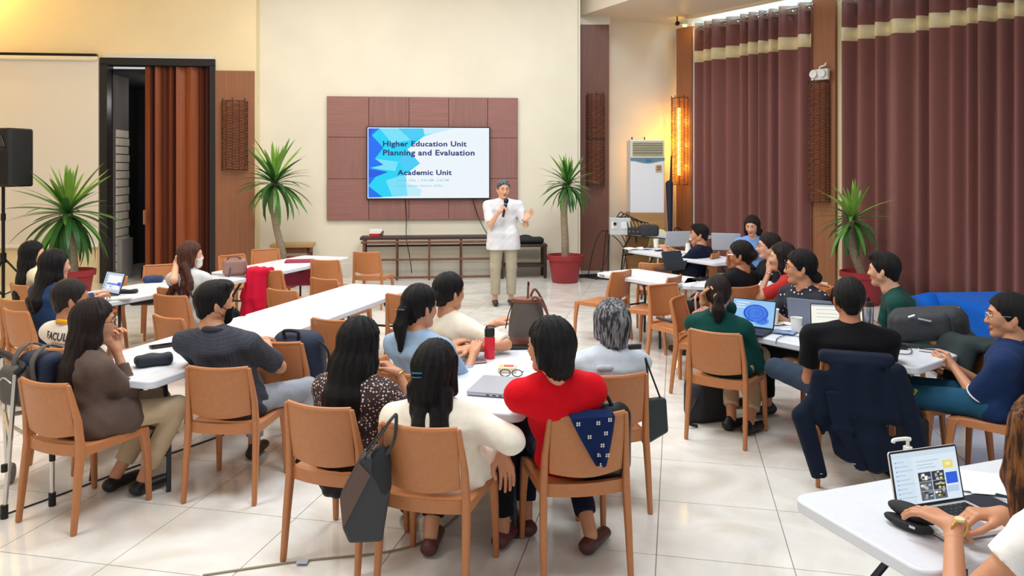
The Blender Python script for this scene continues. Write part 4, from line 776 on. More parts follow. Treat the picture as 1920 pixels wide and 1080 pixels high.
def smoothpath(p, n=6):
    p = [Vector(x) for x in p]; out = []
    for i in range(len(p)-1):
        a, b, c, d = p[max(i-1, 0)], p[i], p[i+1], p[min(i+2, len(p)-1)]
        for k in range(n): t = k/n; out.append(.5*((2*b)+(c-a)*t+(2*a-5*b+4*c-d)*t*t+(3*b-a-3*c+d)*t**3))
    return out+[p[-1]]
cable('black cable dropping straight from the big screen to the bench', [BW(760, 373, .06), BW(762, 410, .1), BW(762, 447, .3), BW(768, 480, .3), BW(772, 512, .3)])
cable('black cable curving from the big screen down beside the speaking man', [BW(886, 372, .085), BW(897, 408, .11), BW(913, 438, .3)])
# bamboo bench frame and consoles
bb = thing('bamboo_bench', 'long low bamboo frame bench with a dark top below the big screen', 'bench'); OFB = .5
q_ = lambda x, y, o=OFB: BW(x, y, o)
zb, ztp = .06, BW(700, 448, OFB).z; ua, ue = ub(q_(677, 450)), ub(q_(925, 450))
slab('bench_top', CANE, OB, U6, ua-.02, ue+.35, -OFB-.02, -.1, ztp-.02, ztp+.03, bevel=.008, parent=bb)
P3_ = lambda u, o, z: OB+U6*u-M6*o+Vector((0, 0, z))
for o_ in (OFB, .14):
    for k in range(5):
        u_ = ua+.05+(ue-ua-.05)*k/4; MB().tube([P3_(u_, o_, .0), P3_(u_, o_, ztp-.02)], .024 if k in (0, 4) else .016, 8).build('post', RATTAN if o_ == OFB else CANE, bb)
for z_, m_ in ((.05, RATTAN), (ztp*.5, RATTAN), (ztp-.06, RATTAN)): MB().tube([P3_(ua, OFB+.01, z_), P3_((ua+ue)/2, OFB+.03, z_), P3_(ue, OFB+.01, z_)], .02, 8).build('rail', m_, bb)
MB().tube([P3_(ua, .14, ztp-.16), P3_(ue, .14, ztp-.16)], .018, 8).build('rail', CANE, bb)
cs_ = thing('console_table', 'dark wooden console with slatted ends behind the speaking man', 'table'); u0_, u1_ = ub(q_(935, 460)), ub(q_(1026, 460)); zc = BW(990, 458, OFB).z
slab('table_top', CANE, OB, U6, u0_, u1_, -OFB-.03, -.08, zc-.05, zc, bevel=.006, parent=cs_); slab('shelf', CANE, OB, U6, u0_+.05, u1_-.06, -OFB, -.12, .2, .24, parent=cs_)
for u_ in (u0_+.04, u1_-.06):
    for o_ in (OFB, .12): slab('leg', CANE, OB, U6, u_, u_+.05, -o_-.02, -o_+.03, 0, zc-.05, parent=cs_)
    for k in range(5): slab('spindle', CANE, OB, U6, u_+.01, u_+.03, -.17-.06*k, -.15-.06*k, .24, zc-.05, parent=cs_)
bg = soft('cable_bag', [B(BW(994, 450, .35), np.array([U6, M6, (0, 0, 1)]), (.24, .13, .055), .05, .03), E(BW(985, 446, .35), I3, (.13, .09, .06), .03)], .014, mat('nylon_black', (24, 24, 30), .7)); tag(bg, 'flat black bag lying on the dark console', 'bag')
em = thing('label_printer', 'small white box with a red band standing on the bamboo bench', 'box'); slab('body', WHITE, OB, U6, ub(q_(692, 440, .4)), ub(q_(717, 440, .4)), -.42, -.25, ztp+.03, BW(700, 430, .4).z, bevel=.01, parent=em); slab('band', mat('band_red', (200, 30, 50), .4), OB, U6, ub(q_(692.5, 440, .4)), ub(q_(716.5, 440, .4)), -.425, -.4, ztp+.035, ztp+.085, parent=em)
MB().tube(smoothpath([P3_(ub(q_(712, 440, .4)), .43, ztp+.06), P3_(ub(q_(719, 440, .4)), .46, ztp+.13), P3_(ub(q_(717, 440, .4)), .46, ztp+.04)]), .008, 6).build('cord', CABLE, em)
wt = thing('side_table', 'small low wooden table behind the potted palm trunk by the far wall', 'table'); ws = q_(507, 458, .5); we = q_(586, 458, .5); uw0, uw1 = ub(ws), ub(we); zw = ws.z
slab('table_top', mat('wood_pale', (186, 150, 96), .5, var=.1), OB, U6, uw0, uw1, -.55, -.12, zw-.06, zw, bevel=.006, parent=wt); slab('apron', RATTAN, OB, U6, uw0+.05, uw1-.05, -.5, -.16, zw-.16, zw-.06, parent=wt)
for u_ in (uw0+.05, uw1-.1):
    for o_ in (.5, .18): slab('leg', RATTAN, OB, U6, u_, u_+.05, -o_, -o_+.05, 0, zw-.06, parent=wt)
# ------------------------------------------------------------------ potted palms
LEAFG = [mat('leaf_dark', (44, 98, 42), .4, var=.2, vscale=4), mat('leaf_mid', (84, 140, 58), .42, var=.2, vscale=4), mat('leaf_young', (128, 176, 70), .45, var=.15, vscale=4)]; TRUNK = mat('palm_trunk', (150, 134, 112), .85, var=.2, vscale=14, bump=.4, bscale=30, stretch=(1, 1, 4)); SOIL = mat('soil', (70, 56, 46), .95, bump=.5, bscale=30)
LEAFM = []
for k in range(8):
    dr_ = [.15, .3, .5, .75, 1.0, 1.3, 1.6, .05][k]; mb = MB()
    def lf(u, v, dr_=dr_):
        w = .024*(math.sin(pi*min(1, .12+v*.9))**.6)*(1 if v < .98 else .1); a = v*dr_; x = (math.sin(a)/dr_ if dr_ > .01 else v); z = -(1-math.cos(a))/dr_; return (x, (u-.5)*2*w, z-.3*w*(1-abs(2*u-1)))
    mb.grid(lf, 2, 9); o = mb.build('leaf', LEAFG[0], smooth=True, ang=80); LEAFM.append([o.data]); bpy.data.objects.remove(o)
    for m_ in (1, 2): c = LEAFM[k][0].copy(); c.materials[0] = LEAFG[m_]; LEAFM[k].append(c)
def palm(label, base, trunk, crown_len, n, droop, seed, pot=True, young=.25, lw=1.15, tr=1.1):
    r = random.Random(seed); t = thing('potted_palm', label, 'plant', base, group='potted palms')
    if pot:
        MB().lathe([(.21, 0), (.225, .02), (.28, .38), (.315, .39), (.32, .47), (.3, .475), (.285, .42), (.0, .42)], 28).build('pot', CLAY, t); MB().lathe([(.0, .40), (.28, .405), (.0, .43)], 20).build('soil', SOIL, t)
    tp = smoothpath([Vector((0, 0, .38))]+[Vector(p) for p in trunk], 6); MB().tube(tp, [(.062-.02*i/len(tp))*tr for i in range(len(tp))], 10).build('trunk', TRUNK, t); top = tp[-1]
    for i in range(n):
        f = (i+.5)/n; az = i*2.39996+r.uniform(-.2, .2); el = math.radians(88-f*(88+droop)+r.uniform(-8, 8)); k = 7 if f < .12 else min(6, int(f*5+r.random()*1.6)); L_ = crown_len*r.uniform(.8, 1.1)*(1.0 if f > .15 else .8)
        o = bpy.data.objects.new('leaf', LEAFM[k][2 if f < young else (1 if r.random() < .45 else 0)]); COL.objects.link(o); o.parent = t; o.location = top+Vector((0, 0, .05-.1*f)); o.rotation_euler = (r.uniform(-.3, .3), -el, az); o.scale = (L_, L_*lw/.62, L_)
    return t
s_ = W(135, 506, .47); b1 = Vector((s_.x, s_.y, 0)); palm('potted palm with long drooping leaves beside the loudspeaker', b1, [(-.02, 0, .8), (-.06, 0, 1.15), (-.06, 0, 1.3)], .86, 78, 62, 2, young=.3, lw=1.35, tr=1.5)
b2 = Vector(((530-960)/113, FPX/113, 0)); palm('potted palm with a slanting trunk before the small wooden table', b2, [(.0, 0, .55), (-.12, 0, 1.05), (-.17, 0, 1.5), (-.13, 0, 1.72)], .76, 80, 28, 3)
b3 = W(1057, 528, 0); palm('potted palm in a red pot beside the brown alcove pillar', b3+Vector((.02, -.05, 0)), [(-.0, 0, .7), (-.02, 0, 1.2), (.02, 0, 1.5), (.05, 0, 1.68)], .6, 84, 30, 4)
s4 = FPX/11.2; b4 = Vector(((1618-960)/s4, 11.2, 0)); palm('potted palm leaning in front of the middle pillar and curtain', b4, [(-.02, 0, .45), (-.12, 0, .7), (-.2, 0, 1.0), (-.15, 0, 1.22)], .66, 60, 45, 5, young=.35, lw=1.1)
# ------------------------------------------------------------------ woven lamps
WICK = mat('wicker', (136, 78, 54), .7, var=.3, vscale=30); WICKL = mat('wicker_lit', (206, 134, 62), .7, var=.3, vscale=30); STK = mat('stake_dark', (40, 28, 24), .6)  # lit copy is lighter: lamplight through the weave is put into its colour
def sconce(label, P, rz, w, h, sections=1, lit=False):
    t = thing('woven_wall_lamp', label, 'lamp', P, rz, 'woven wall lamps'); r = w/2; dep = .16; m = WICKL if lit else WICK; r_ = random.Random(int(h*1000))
    arc = lambda a, k=0: Vector((math.cos(a)*(r+k), -math.sin(a)*(dep+k), 0)); ns = 7
    for i in range(ns): a = pi*i/(ns-1); MB().tube([arc(a)+Vector((0, 0, -.01)), arc(a)+Vector((0, 0, h+.05*(i % 2)))], .008, 5).build('stake', STK, t)
    gap = .05; hs_ = (h-gap*(sections-1))/sections
    for sec in range(sections):
        mb = MB(); n = int(hs_/(.027 if lit else .024))
        for k in range(n):
            z = sec*(hs_+gap)+.012+k*hs_/n; ph = pi*(k % 2); pts = []
            for i in range(19):
                a = pi*i/18; pts.append(arc(a, .007*math.sin(a*(ns-1)+ph))+Vector((0, 0, z+.006*math.sin(a*5+k*1.3+r_.random()*.6))))
            mb.tube(pts, .007 if lit else .0085, 4, flat=.95)
        tag(mb.build('weave', m, t, ang=80), kind='stuff')
    for z in (0, h): MB().tube([arc(pi*i/12)+Vector((0, 0, z)) for i in range(13)], .006, 5).build('hoop', STK, t)
    if lit:
        lm = mat('lamp_glow', (255, 220, 150), emit=(255, 190, 84), estr=12); MB().tube([(0, -.045, .18), (0, -.045, h-.2)], .028, 10).build('lamp_tube', lm, t)
    return t
s1 = BW(440, 318, LO+.04); sconce('unlit woven lamp on the tan panel beside the folding door', s1, A6, .43, BW(440, 190, LO+.04).z-s1.z)
s2 = WD(1116, 346, 14.88); sconce('unlit two-part woven lamp on the alcove pillar behind the palm', s2, 0, .34, WD(1116, 178, 14.88).z-s2.z, 2)
s3 = RW(1276, 346, .12); rzr = math.atan2(DR.y, DR.x); sconce('glowing woven lamp in the alcove corner', s3, rzr, .38, RW(1276, 184, .12).z-s3.z, 1, True)
s5 = RW(1537, 378, .14); sconce('unlit woven lamp on the middle pillar under the twin emergency light', s5, rzr, .36, RW(1537, 156, .14).z-s5.z)
for zz_ in (.35, .8, 1.25): point('woven_lamp_bulb', s3-NR*.11-DR*.02+Vector((0, 0, zz_)), 12, (1, .5, .06), .03)
point('woven_lamp_wash', s3-NR*.24-DR*.1+Vector((0, 0, .8)), 7, (1, .48, .03), .1)
point('pillar_top_lamp', Vector((3.33, 14.95, 4.72)), 3, (1, .62, .1), .05)
# ------------------------------------------------------------------ alcove: air conditioner, camera, emergency light
ac = thing('air_conditioner', 'tall white floor-standing air conditioner in the alcove', 'air conditioner'); YA = 14.55; sA = FPX/YA; X0, X1 = (1182-960)/sA, (1246-960)/sA; Zt, Zb = HC+(318-262)/sA, HC-(400-318)/sA; XC = (X0+X1)/2; WA = X1-X0
ACW = mat('ac_white', (236, 238, 244), .4); ACB = mat('ac_blue', (104, 138, 158), .4); ACC = mat('ac_cream', (228, 222, 188), .45)
MB().box((XC, YA+.25, (Zt+Zb)/2), (WA, .5, Zt-Zb)).build('body', ACW, ac, smooth=False, bevel=.02)
gz0, gz1 = HC+(318-296)/sA, Zt-.02
MB().box((XC, YA-.006, (gz0+gz1)/2), (WA-.02, .02, gz1-gz0)).build('grille_frame', ACC, ac, smooth=False, bevel=.006); MB().box((XC, YA-.012, (gz0+gz1)/2+.01), (WA-.08, .02, gz1-gz0-.07)).build('grille_back', BLACKP, ac, smooth=False)
for k in range(8): z = gz0+.06+(gz1-gz0-.1)*k/7; MB().box((XC, YA-.026, z), (WA-.08, .03, .008), Matrix.Rotation(.5, 3, 'X')).build('louvre', ACC, ac, smooth=False)
pts = [(-WA/2, 0), (WA/2, 0), (WA/2, -.05)]+[(WA/2*(1-2*i/16), -.05-.05*(.5-.5*math.cos(2*pi*i/16))) for i in range(1, 16)]+[(-WA/2, -.05)]
MB().prism(pts, 0, .012, fn=lambda x, y, z: (XC+x, YA-.012+z, gz0+y)).build('trim_strip', ACB, ac, smooth=False)
MB().prism(rounded(.11, .04, .018), 0, .008, fn=lambda x, y, z: (XC+.02+x, YA-.012-z, gz0-.048+y)).build('badge', mat('badge_blue', (60, 120, 170), .3), ac, smooth=False)
zp = HC-(316-318)/sA; MB().prism(rounded(.12, .14, .02), 0, .01, fn=lambda x, y, z: (X1-.11+x, YA-z, zp+y)).build('control_panel', mat('panel_ochre', (206, 170, 130), .5), ac, smooth=False)
for dx, dz in ((-.02, .03), (.02, .03), (-.02, -.02), (.02, -.01)): MB().box((X1-.11+dx, YA-.012, zp+dz), (.022, .006, .03)).build('button', mat('button_dark', (60, 48, 44), .5), ac, smooth=False)
MB().box((XC-.02, YA+.2, Zb/2), (WA, .55, Zb)).build('wood_plinth', mat('plinth_wood', (176, 132, 80), .5, var=.15, vscale=3, stretch=(1, 1, 16)), ac, smooth=False)
for dx in (.06, .3): MB().box((X0+dx, YA+.2, Zt+.03), (.02, .02, .06)).build('bracket', BLACKP, ac, smooth=False)
cc = thing('security_camera', 'small black security camera above the corner pillar', 'camera', WD(1270, 44, 14.9)); MB().box((0, 0, 0), (.07, .1, .07)).build('housing', BLACKP, cc, smooth=False, bevel=.012); MB().tube([(0, -.05, 0), (0, -.065, 0)], .022, 12).build('lens', IRIS, cc); MB().tube([(0, .0, .03), (.0, .02, .2), (0, .02, .35)], .012, 6).build('arm', BLACKP, cc)
spot = thing('spotlight', 'small warm spotlight above the corner pillar', 'lamp', WD(1284, 43, 14.9)); MB().lathe([(.03, 0), (.06, .02), (.075, .1), (.0, .1)], 14, (0, 0, -.05)).build('shade', WHITE, spot); MB().lathe([(0, 0), (.045, .005), (0, .02)], 12, (0, 0, -.07)).build('bulb', MATS['lamp_glow'], spot)
el = thing('emergency_light', 'white twin-head emergency light above the woven lamp on the middle pillar', 'emergency light', RW(1538, 140, .22), rzr)
MB().box((0, 0, 0), (.3, .08, .18)).build('casing', WHITE, el, smooth=False, bevel=.015)
for dx in (-.08, .07): MB().lathe([(.0, 0), (.055, .0), (.068, .03), (.066, .05), (.05, .052), (.0, .045)], 16).build('lamp_head', mat('lens_clear', (226, 230, 236), .1), el).matrix_local = Matrix.Translation((dx, -.04, .01)) @ Matrix.Rotation(pi/2, 4, 'X')
MB().tube(smoothpath([(-.02, -.0, .09), (-.0, -.0, .13), (.07, .02, .15), (.08, .03, .19)]), .014, 6).build('conduit', WHITE, el)
so = thing('wall_socket', 'white wall socket low on the middle pillar', 'socket', RW(1546, 537, .125), rzr); MB().box((0, 0, 0), (.12, .015, .14)).build('plate', WHITE, so, smooth=False, bevel=.005); MB().box((0, -.009, 0), (.05, .006, .07)).build('outlet', ACC, so, smooth=False)
ub_ = soft('umbrella', [C(WD(1257, 445, 14.5), WD(1255, 345, 14.6), .035, .07, k=.02), C(WD(1257, 345, 14.6), WD(1259, 292, 14.65), .02, .016, k=.02)], .014, mat('umbrella_navy', (24, 34, 60), .7)); tag(ub_, 'dark folded umbrella leaning in the alcove corner by the air conditioner', 'umbrella')

# ------------------------------------------------------------------ loudspeaker on a tripod
YS = 11.0; SS = FPX/YS; lsx = (14-960)/SS; lz0, lz1 = HC-(350-318)/SS, HC+(318-241)/SS
ls = thing('loudspeaker', 'black loudspeaker on a tripod at the picture edge', 'loudspeaker', (lsx, YS, lz0), math.radians(-12)); hL = lz1-lz0
SPK = mat('speaker_black', (24, 25, 28), .55, bump=.2, bscale=200)
MB().prism(rounded(.5, .44, .06), 0, hL).build('cabinet', SPK, ls, bevel=.03, seg=3, ang=50)
MB().box((0, -.225, hL*.32), (.42, .02, hL*.52)).build('grille', mat('grille_dark', (14, 14, 17), .7, bump=.5, bscale=400), ls, smooth=False, bevel=.01)
MB().prism([(-.19, .0), (.19, .0), (.13, .16), (-.13, .16)], 0, .02, fn=lambda x, y, z: (x, -.222-z, hL*.68+y)).build('horn', mat('horn_grey', (52, 53, 57), .35), ls, smooth=False, bevel=.01); MB().box((0, -.246, hL*.75), (.1, .01, .05)).build('horn_throat', BLACKP, ls, smooth=False)
for dx in (-.13, .13): MB().box((dx, -.226, hL*.64), (.12, .015, .04)).build('port', BLACKP, ls, smooth=False)
MB().box((.02, -.237, hL*.085), (.02, .004, .02)).build('badge', CHROME, ls, smooth=False)
sp = thing('speaker_stand', 'black tripod stand under the loudspeaker', 'stand', (lsx-.06, YS, 0)); MB().tube([(0, 0, .12), (0, 0, lz0)], .022, 10).build('pole', BLACK, sp); MB().tube([(0, 0, .62), (0, 0, .76)], .04, 10).build('collar', BLACK, sp); MB().tube([(0, 0, 1.22), (0, 0, 1.32)], .032, 10).build('clamp', BLACK, sp)
for a in (.5, 2.6, 4.7): MB().tube([(0, 0, .7), (.52*math.cos(a), .52*math.sin(a), .015)], .014, 8).build('leg', BLACK, sp); MB().tube([(0, 0, .16), (.3*math.cos(a), .3*math.sin(a), .3)], .009, 6).build('strut', BLACK, sp)
# ------------------------------------------------------------------ walking frame and the bags hung around
ALU = mat('aluminium', (206, 202, 196), .25, .9); RUB = mat('rubber', (24, 24, 26), .7)
f0, f1, f2, f3 = W(8, 972), W(98, 948), W(14, 905)+Vector((0, .0, .05)), W(60, 880)
wk = thing('walking_frame', 'aluminium walking frame standing behind the brown blazer woman\'s chair', 'walking frame', (f0.x, f0.y, 0)); O_ = Vector((f0.x, f0.y, 0))
def wl_(name, pts, r, m): return MB().tube(smoothpath([p-O_ for p in pts], 5), r, 8).build(name, m, wk)
zh = .79; f0t, f2t, f1t, f3t = f0+Vector((.03, .05, zh)), f2+Vector((0, -.05, zh-.05)), f1+Vector((-.03, .05, .62)), f3+Vector((0, -.03, .62))
for a, at in ((f0, f0t), (f1, f1t)): wl_('leg', [a+Vector((0, 0, .02)), lerp(a, at, .5), at], .0135, ALU); wl_('ferrule', [a, a+Vector((0, 0, .075))], .02, RUB); wl_('adjuster', [a+Vector((0, 0, .26)), a+Vector((0, 0, .3))], .017, RUB)
wl_('leg', [f2, lerp(f2, f2t, .5), f2t], .0135, ALU); wl_('handle', [f0t, f0t+Vector((0, .06, .04)), f2t+Vector((0, -.04, .05)), f2t], .02, RUB); wl_('side_bar', [lerp(f0, f0t, .55), lerp(f2, f2t, .55)], .011, ALU); wl_('cross_bar', [lerp(f0, f0t, .72), lerp(f1, f1t, .9)], .0125, ALU); wl_('cross_bar', [lerp(f2, f2t, .45), lerp(f1, f1t, .5)], .011, ALU)
whl = MB(); whl.lathe([(.02, -.014), (.055, -.016), (.062, 0), (.055, .016), (.02, .014)], 18); w_ = whl.build('wheel', mat('wheel_grey', (120, 116, 120), .6), wk); w_.rotation_euler = (0, pi/2, .3); w_.location = f2-O_+Vector((.02, 0, .012))
NY = lambda n, c: mat('nylon_'+n, c, .75, var=.1, vscale=20, bump=.25, bscale=120)
BK = NY('blackbag', (30, 31, 36)); GRY = NY('greybag', (92, 88, 82)); NVY = NY('navybag', (28, 40, 66))
def zipper(parent, pts, m=None, r=.004, name='zip'): return MB().tube(smoothpath(pts, 5), r, 5).build(name, m or CHROME, parent)
bq = WD(72, 706, 4.5); bpk = thing('backpack', 'grey and navy backpack hung on the walking frame', 'backpack', bq, math.radians(-20))
soft('main_bag', [B((.03, .0, .0), I3, (.13, .08, .15), .06, .03)], .012, NVY, bpk); soft('front_pocket', [B((-.06, -.08, -.03), I3, (.1, .06, .12), .05, .03)], .011, GRY, bpk)
for dx in (-.06, .08): MB().tube(smoothpath([(dx, -.09, .0), (dx, -.1, .12), (dx, -.02, .19), (dx, .08, .16)]), .02, 6, flat=.35, up=(0, 1, 0)).build('strap', GRY, bpk)
zipper(bpk, [(-.11, -.165, -.02), (-.06, -.17, .03), (-.01, -.16, .0)])
# blue rucksack on chair Z and its tassel
def on_chair(key, x, y, z): r = CHAIRS[key]; return Vector(r.location)+Matrix.Rotation(r.rotation_euler.z, 3, 'Z') @ Vector((x, y, z))
rzc = lambda key: CHAIRS[key].rotation_euler.z
b = thing('backpack', 'dark blue backpack standing on the seat of an empty tan chair', 'backpack', on_chair('Z', .05, -.08, .45), rzc('Z')); soft('main_bag', [B((0, 0, .19), I3, (.18, .11, .2), .1, .03)], .013, NVY, b); soft('front_pocket', [B((.0, .12, .15), I3, (.14, .05, .13), .045, .03)], .012, NY('bluebag', (36, 62, 98)), b)
MB().tube(smoothpath([(-.05, -.09, .35), (-.05, -.1, .4), (.05, -.1, .4), (.05, -.09, .35)]), .012, 6).build('top_handle', BK, b); MB().tube(smoothpath([(.19, -.06, .34), (.24, -.02, .25), (.2, .03, .06)]), .02, 6, flat=.4).build('side_strap', BK, b)
tss = soft('charm', [E(on_chair('Z', .14, -.24, .43)+Vector((0, 0, z)), I3, (.03, .02, .03), .015) for z in (0,)]+[E(on_chair('Z', .14+dx, -.25, .41+dz), I3, (.022, .015, .022), .01) for dx, dz in ((-.03, 0), (.03, .01), (0, .04), (.01, -.03))], .008, mat('charm_white', (226, 224, 220), .8)); tag(tss, 'white fluffy charm dangling below the blue backpack chair', 'charm')
# clothes hung over chairs
redj = fabric('redjacket', (206, 22, 58)); M_ = Matrix
rj = thing('jacket', 'bright red jacket draped over the back of a tan chair', 'jacket', CHAIRS['R'].location, rzc('R'))
soft('cloth', [B((-.1, -.28, .80), I3, (.15, .075, .028), .025, .02), C((-.12, -.35, .78), (-.14, -.38, .5), .05, .07, (1, 0, 0), 1.9, .03), C((-.14, -.38, .5), (-.2, -.4, .22), .06, .06, (1, 0, 0), 1.5, .03), C((-.04, -.34, .78), (-.03, -.36, .4), .045, .05, (1, 0, 0), 1.3, .03), C((-.1, -.2, .78), (-.1, -.18, .6), .03, .03, (1, 0, 0), 3, .03)], .012, redj, rj, ripple=lambda X, Y, Z: .008*np.sin(X*60+4*Z)); soft('sleeve', [C((-.2, -.33, .76), (-.24, -.38, .35), .045, .04, k=.02)], .012, redj, rj)
nj = thing('jacket', 'navy jacket hung over the chair of the man in the black tee', 'jacket', CHAIRS['AL'].location, rzc('AL')); nvj = fabric('navyjacket', (15, 25, 43), bs=40)
soft('cloth', [B((0, -.27, .815), I3, (.21, .06, .03), .025, .03), C((0, -.335, .79), (.0, -.36, .5), .03, .045, (1, 0, 0), 5.8, .03), C((-.02, -.36, .5), (.04, -.375, .27), .045, .05, (1, 0, 0), 4.0, .03), C((.06, -.38, .35), (.1, -.38, .22), .05, .045, (1, 0, 0), 2.2, .03), C((-.17, -.33, .7), (-.24, -.36, .48), .03, .05, (1, 0, 0), 1.6, .03)], .012, nvj, nj, ripple=lambda X, Y, Z: .007*np.sin(X*42+3*Z)*(Z < .78))
soft('lapel', [C((-.13, -.385, .62), (-.08, -.425, .42), .012, .014, (1, 0, 0), 4, .02), C((-.08, -.425, .42), (.02, -.42, .2), .014, .012, (1, 0, 0), 3, .02)], .009, nvj, nj)
soft('sleeve', [C((-.19, -.34, .64), (-.3, -.38, .46), .036, .058, k=.02), C((-.3, -.38, .46), (-.2, -.42, .1), .062, .045, k=.02, cut=((.2, -.08, -.8), (-.21, -.42, .12)))], .011, nvj, nj); soft('sleeve', [C((.22, -.33, .76), (.27, -.34, .55), .05, .058, k=.02), C((.27, -.34, .55), (.33, -.36, .32), .056, .045, k=.02)], .011, nvj, nj)
for p in ((-.2, -.465, .16), (-.02, -.46, .24), (.34, -.41, .34)): MB().lathe([(0, -.003), (.008, -.002), (.008, .002), (0, .003)], 8, p).build('button', CHROME, nj)
dj = thing('jacket', 'dark grey jacket on the chair back of the man in the navy polo', 'jacket', CHAIRS['AM'].location, rzc('AM')); dgj = fabric('darkgrey', (48, 52, 54)); soft('cloth', [B((0, -.27, .815), I3, (.2, .06, .03), .025, .03), C((0, -.335, .78), (.0, -.36, .3), .035, .05, (1, 0, 0), 5, .03), C((-.18, -.3, .78), (-.22, -.3, .2), .05, .05, k=.03)], .013, dgj, dj, ripple=lambda X, Y, Z: .006*np.sin(X*50))
# navy scarf with little white flowers on chair E
sc_ = thing('scarf', 'navy scarf with small white flower motifs on the chair of the woman in red', 'scarf', CHAIRS['E'].location, rzc('E')); SCF = fabric('scarf', (18, 38, 84), .2)
def scf(u, v):
    if v < .2: return (-.1+.21*u, -.24-.08*(v/.2), .79+.028*math.sin(pi*(v/.2)))
    t = (v-.2)/.8; xl, xr = -.1+.13*t**1.1, .11-.025*t**1.5; x = xl+(xr-xl)*u; return (x, -.322+.045*t-.012*math.sin(u*9+1)*t-.012, .8-.235*t-.012*math.sin(pi*u)*t)
scm = MB().grid(scf, 14, 20).build('cloth', SCF, sc_, solid=.006, ang=80)
mot = mat('motif_white', (228, 226, 214), .8)
for (u, v) in ((.12, .28), (.6, .28), (.88, .24), (.3, .5), (.78, .45), (.66, .64), (.5, .8), (.88, .82), (.55, .96)):
    c0 = Vector(scf(u, v)); mb = MB()
    for dx, dz in ((-.0052, .0045), (.0052, .0045), (-.0052, -.0052), (.0052, -.0052)): mb.box(c0+Vector((dx, -.007, dz)), (.007, .002, .007))
    tag(mb.build('motif', mot, sc_, smooth=False), kind='stuff')
bb_ = thing('handbag', 'black round-topped bag tucked behind the woman in red', 'bag', on_chair('E', .1, -.16, .46), rzc('E')); soft('bag_body', [B((0, 0, .17), I3, (.15, .06, .19), .08, .02)], .011, mat('leather_black', (24, 25, 30), .35), bb_); MB().tube(smoothpath([(-.1, -.02, .28), (-.07, -.03, .4), (.0, -.03, .41), (.05, -.02, .33)]), .009, 6).build('handle', MATS['leather_black'], bb_)
# tote hung between two chairs
tt = thing('tote_bag', 'dark leather tote hanging from the chair of the woman with the teal clip', 'bag', on_chair('D', -.225, -.33, 0), rzc('D')+.35); TL, TB = mat('tote_dark', (48, 48, 54), .5, bump=.1, bscale=200), mat('tote_brown', (98, 76, 66), .55)
MB().prism([(-.075, .30), (.07, .30), (.105, .52), (.1, .66), (-.02, .68), (-.115, .5), (-.1, .36)], -.05, .05, fn=lambda x, y, z: (x, z, y)).build('bag_body', TL, tt, smooth=False, bevel=.012)
MB().prism([(-.1, .37), (-.113, .5), (-.03, .655), (.02, .6)], -.056, -.05, fn=lambda x, y, z: (x, z, y)).build('brown_panel', TB, tt, smooth=False)
for dy in (-.04, .03): MB().tube(smoothpath([(-.02, dy, .66), (.05, dy, .75), (.11, dy*.4, .83), (.13, dy*.4, .84), (.12, dy, .74), (.07, dy, .66)]), .009, 6, flat=.5).build('strap', TL, tt)
soft('cloth_bundle', [E((.06, -.02, .63), I3, (.05, .045, .09), .02), E((.08, -.03, .55), I3, (.03, .03, .06), .02)], .01, mat('cloth_black', (26, 28, 34), .7), tt)
# black shoulder bag beside the grey haired woman
hb = thing('shoulder_bag', 'flat black shoulder bag hanging beside the grey haired woman', 'bag', on_chair('F', .27, -.16, 0), rzc('F')+.2); MB().prism([(-.07, .36), (.09, .42), (.075, .62), (-.06, .62)], -.03, .03, fn=lambda x, y, z: (x, z, y)).build('bag_body', mat('bag_teal_black', (24, 38, 44), .5), hb, smooth=False, bevel=.015)
MB().tube(smoothpath([(-.05, 0, .61), (-.05, -.02, .75), (-.065, -.02, .86), (-.02, .02, .8), (.05, 0, .61)]), .006, 6).build('strap', BK, hb); cl_ = soft('clutch', [B(WD(1190, 650, 4.42), np.array(Matrix.Rotation(-rzc('F'), 3, 'Z')), (.04, .015, .016), .01)], .006, mat('leather_black', (24, 25, 30), .35)); tag(cl_, 'small black clutch on the corner of the grey haired woman\'s chair back', 'bag')
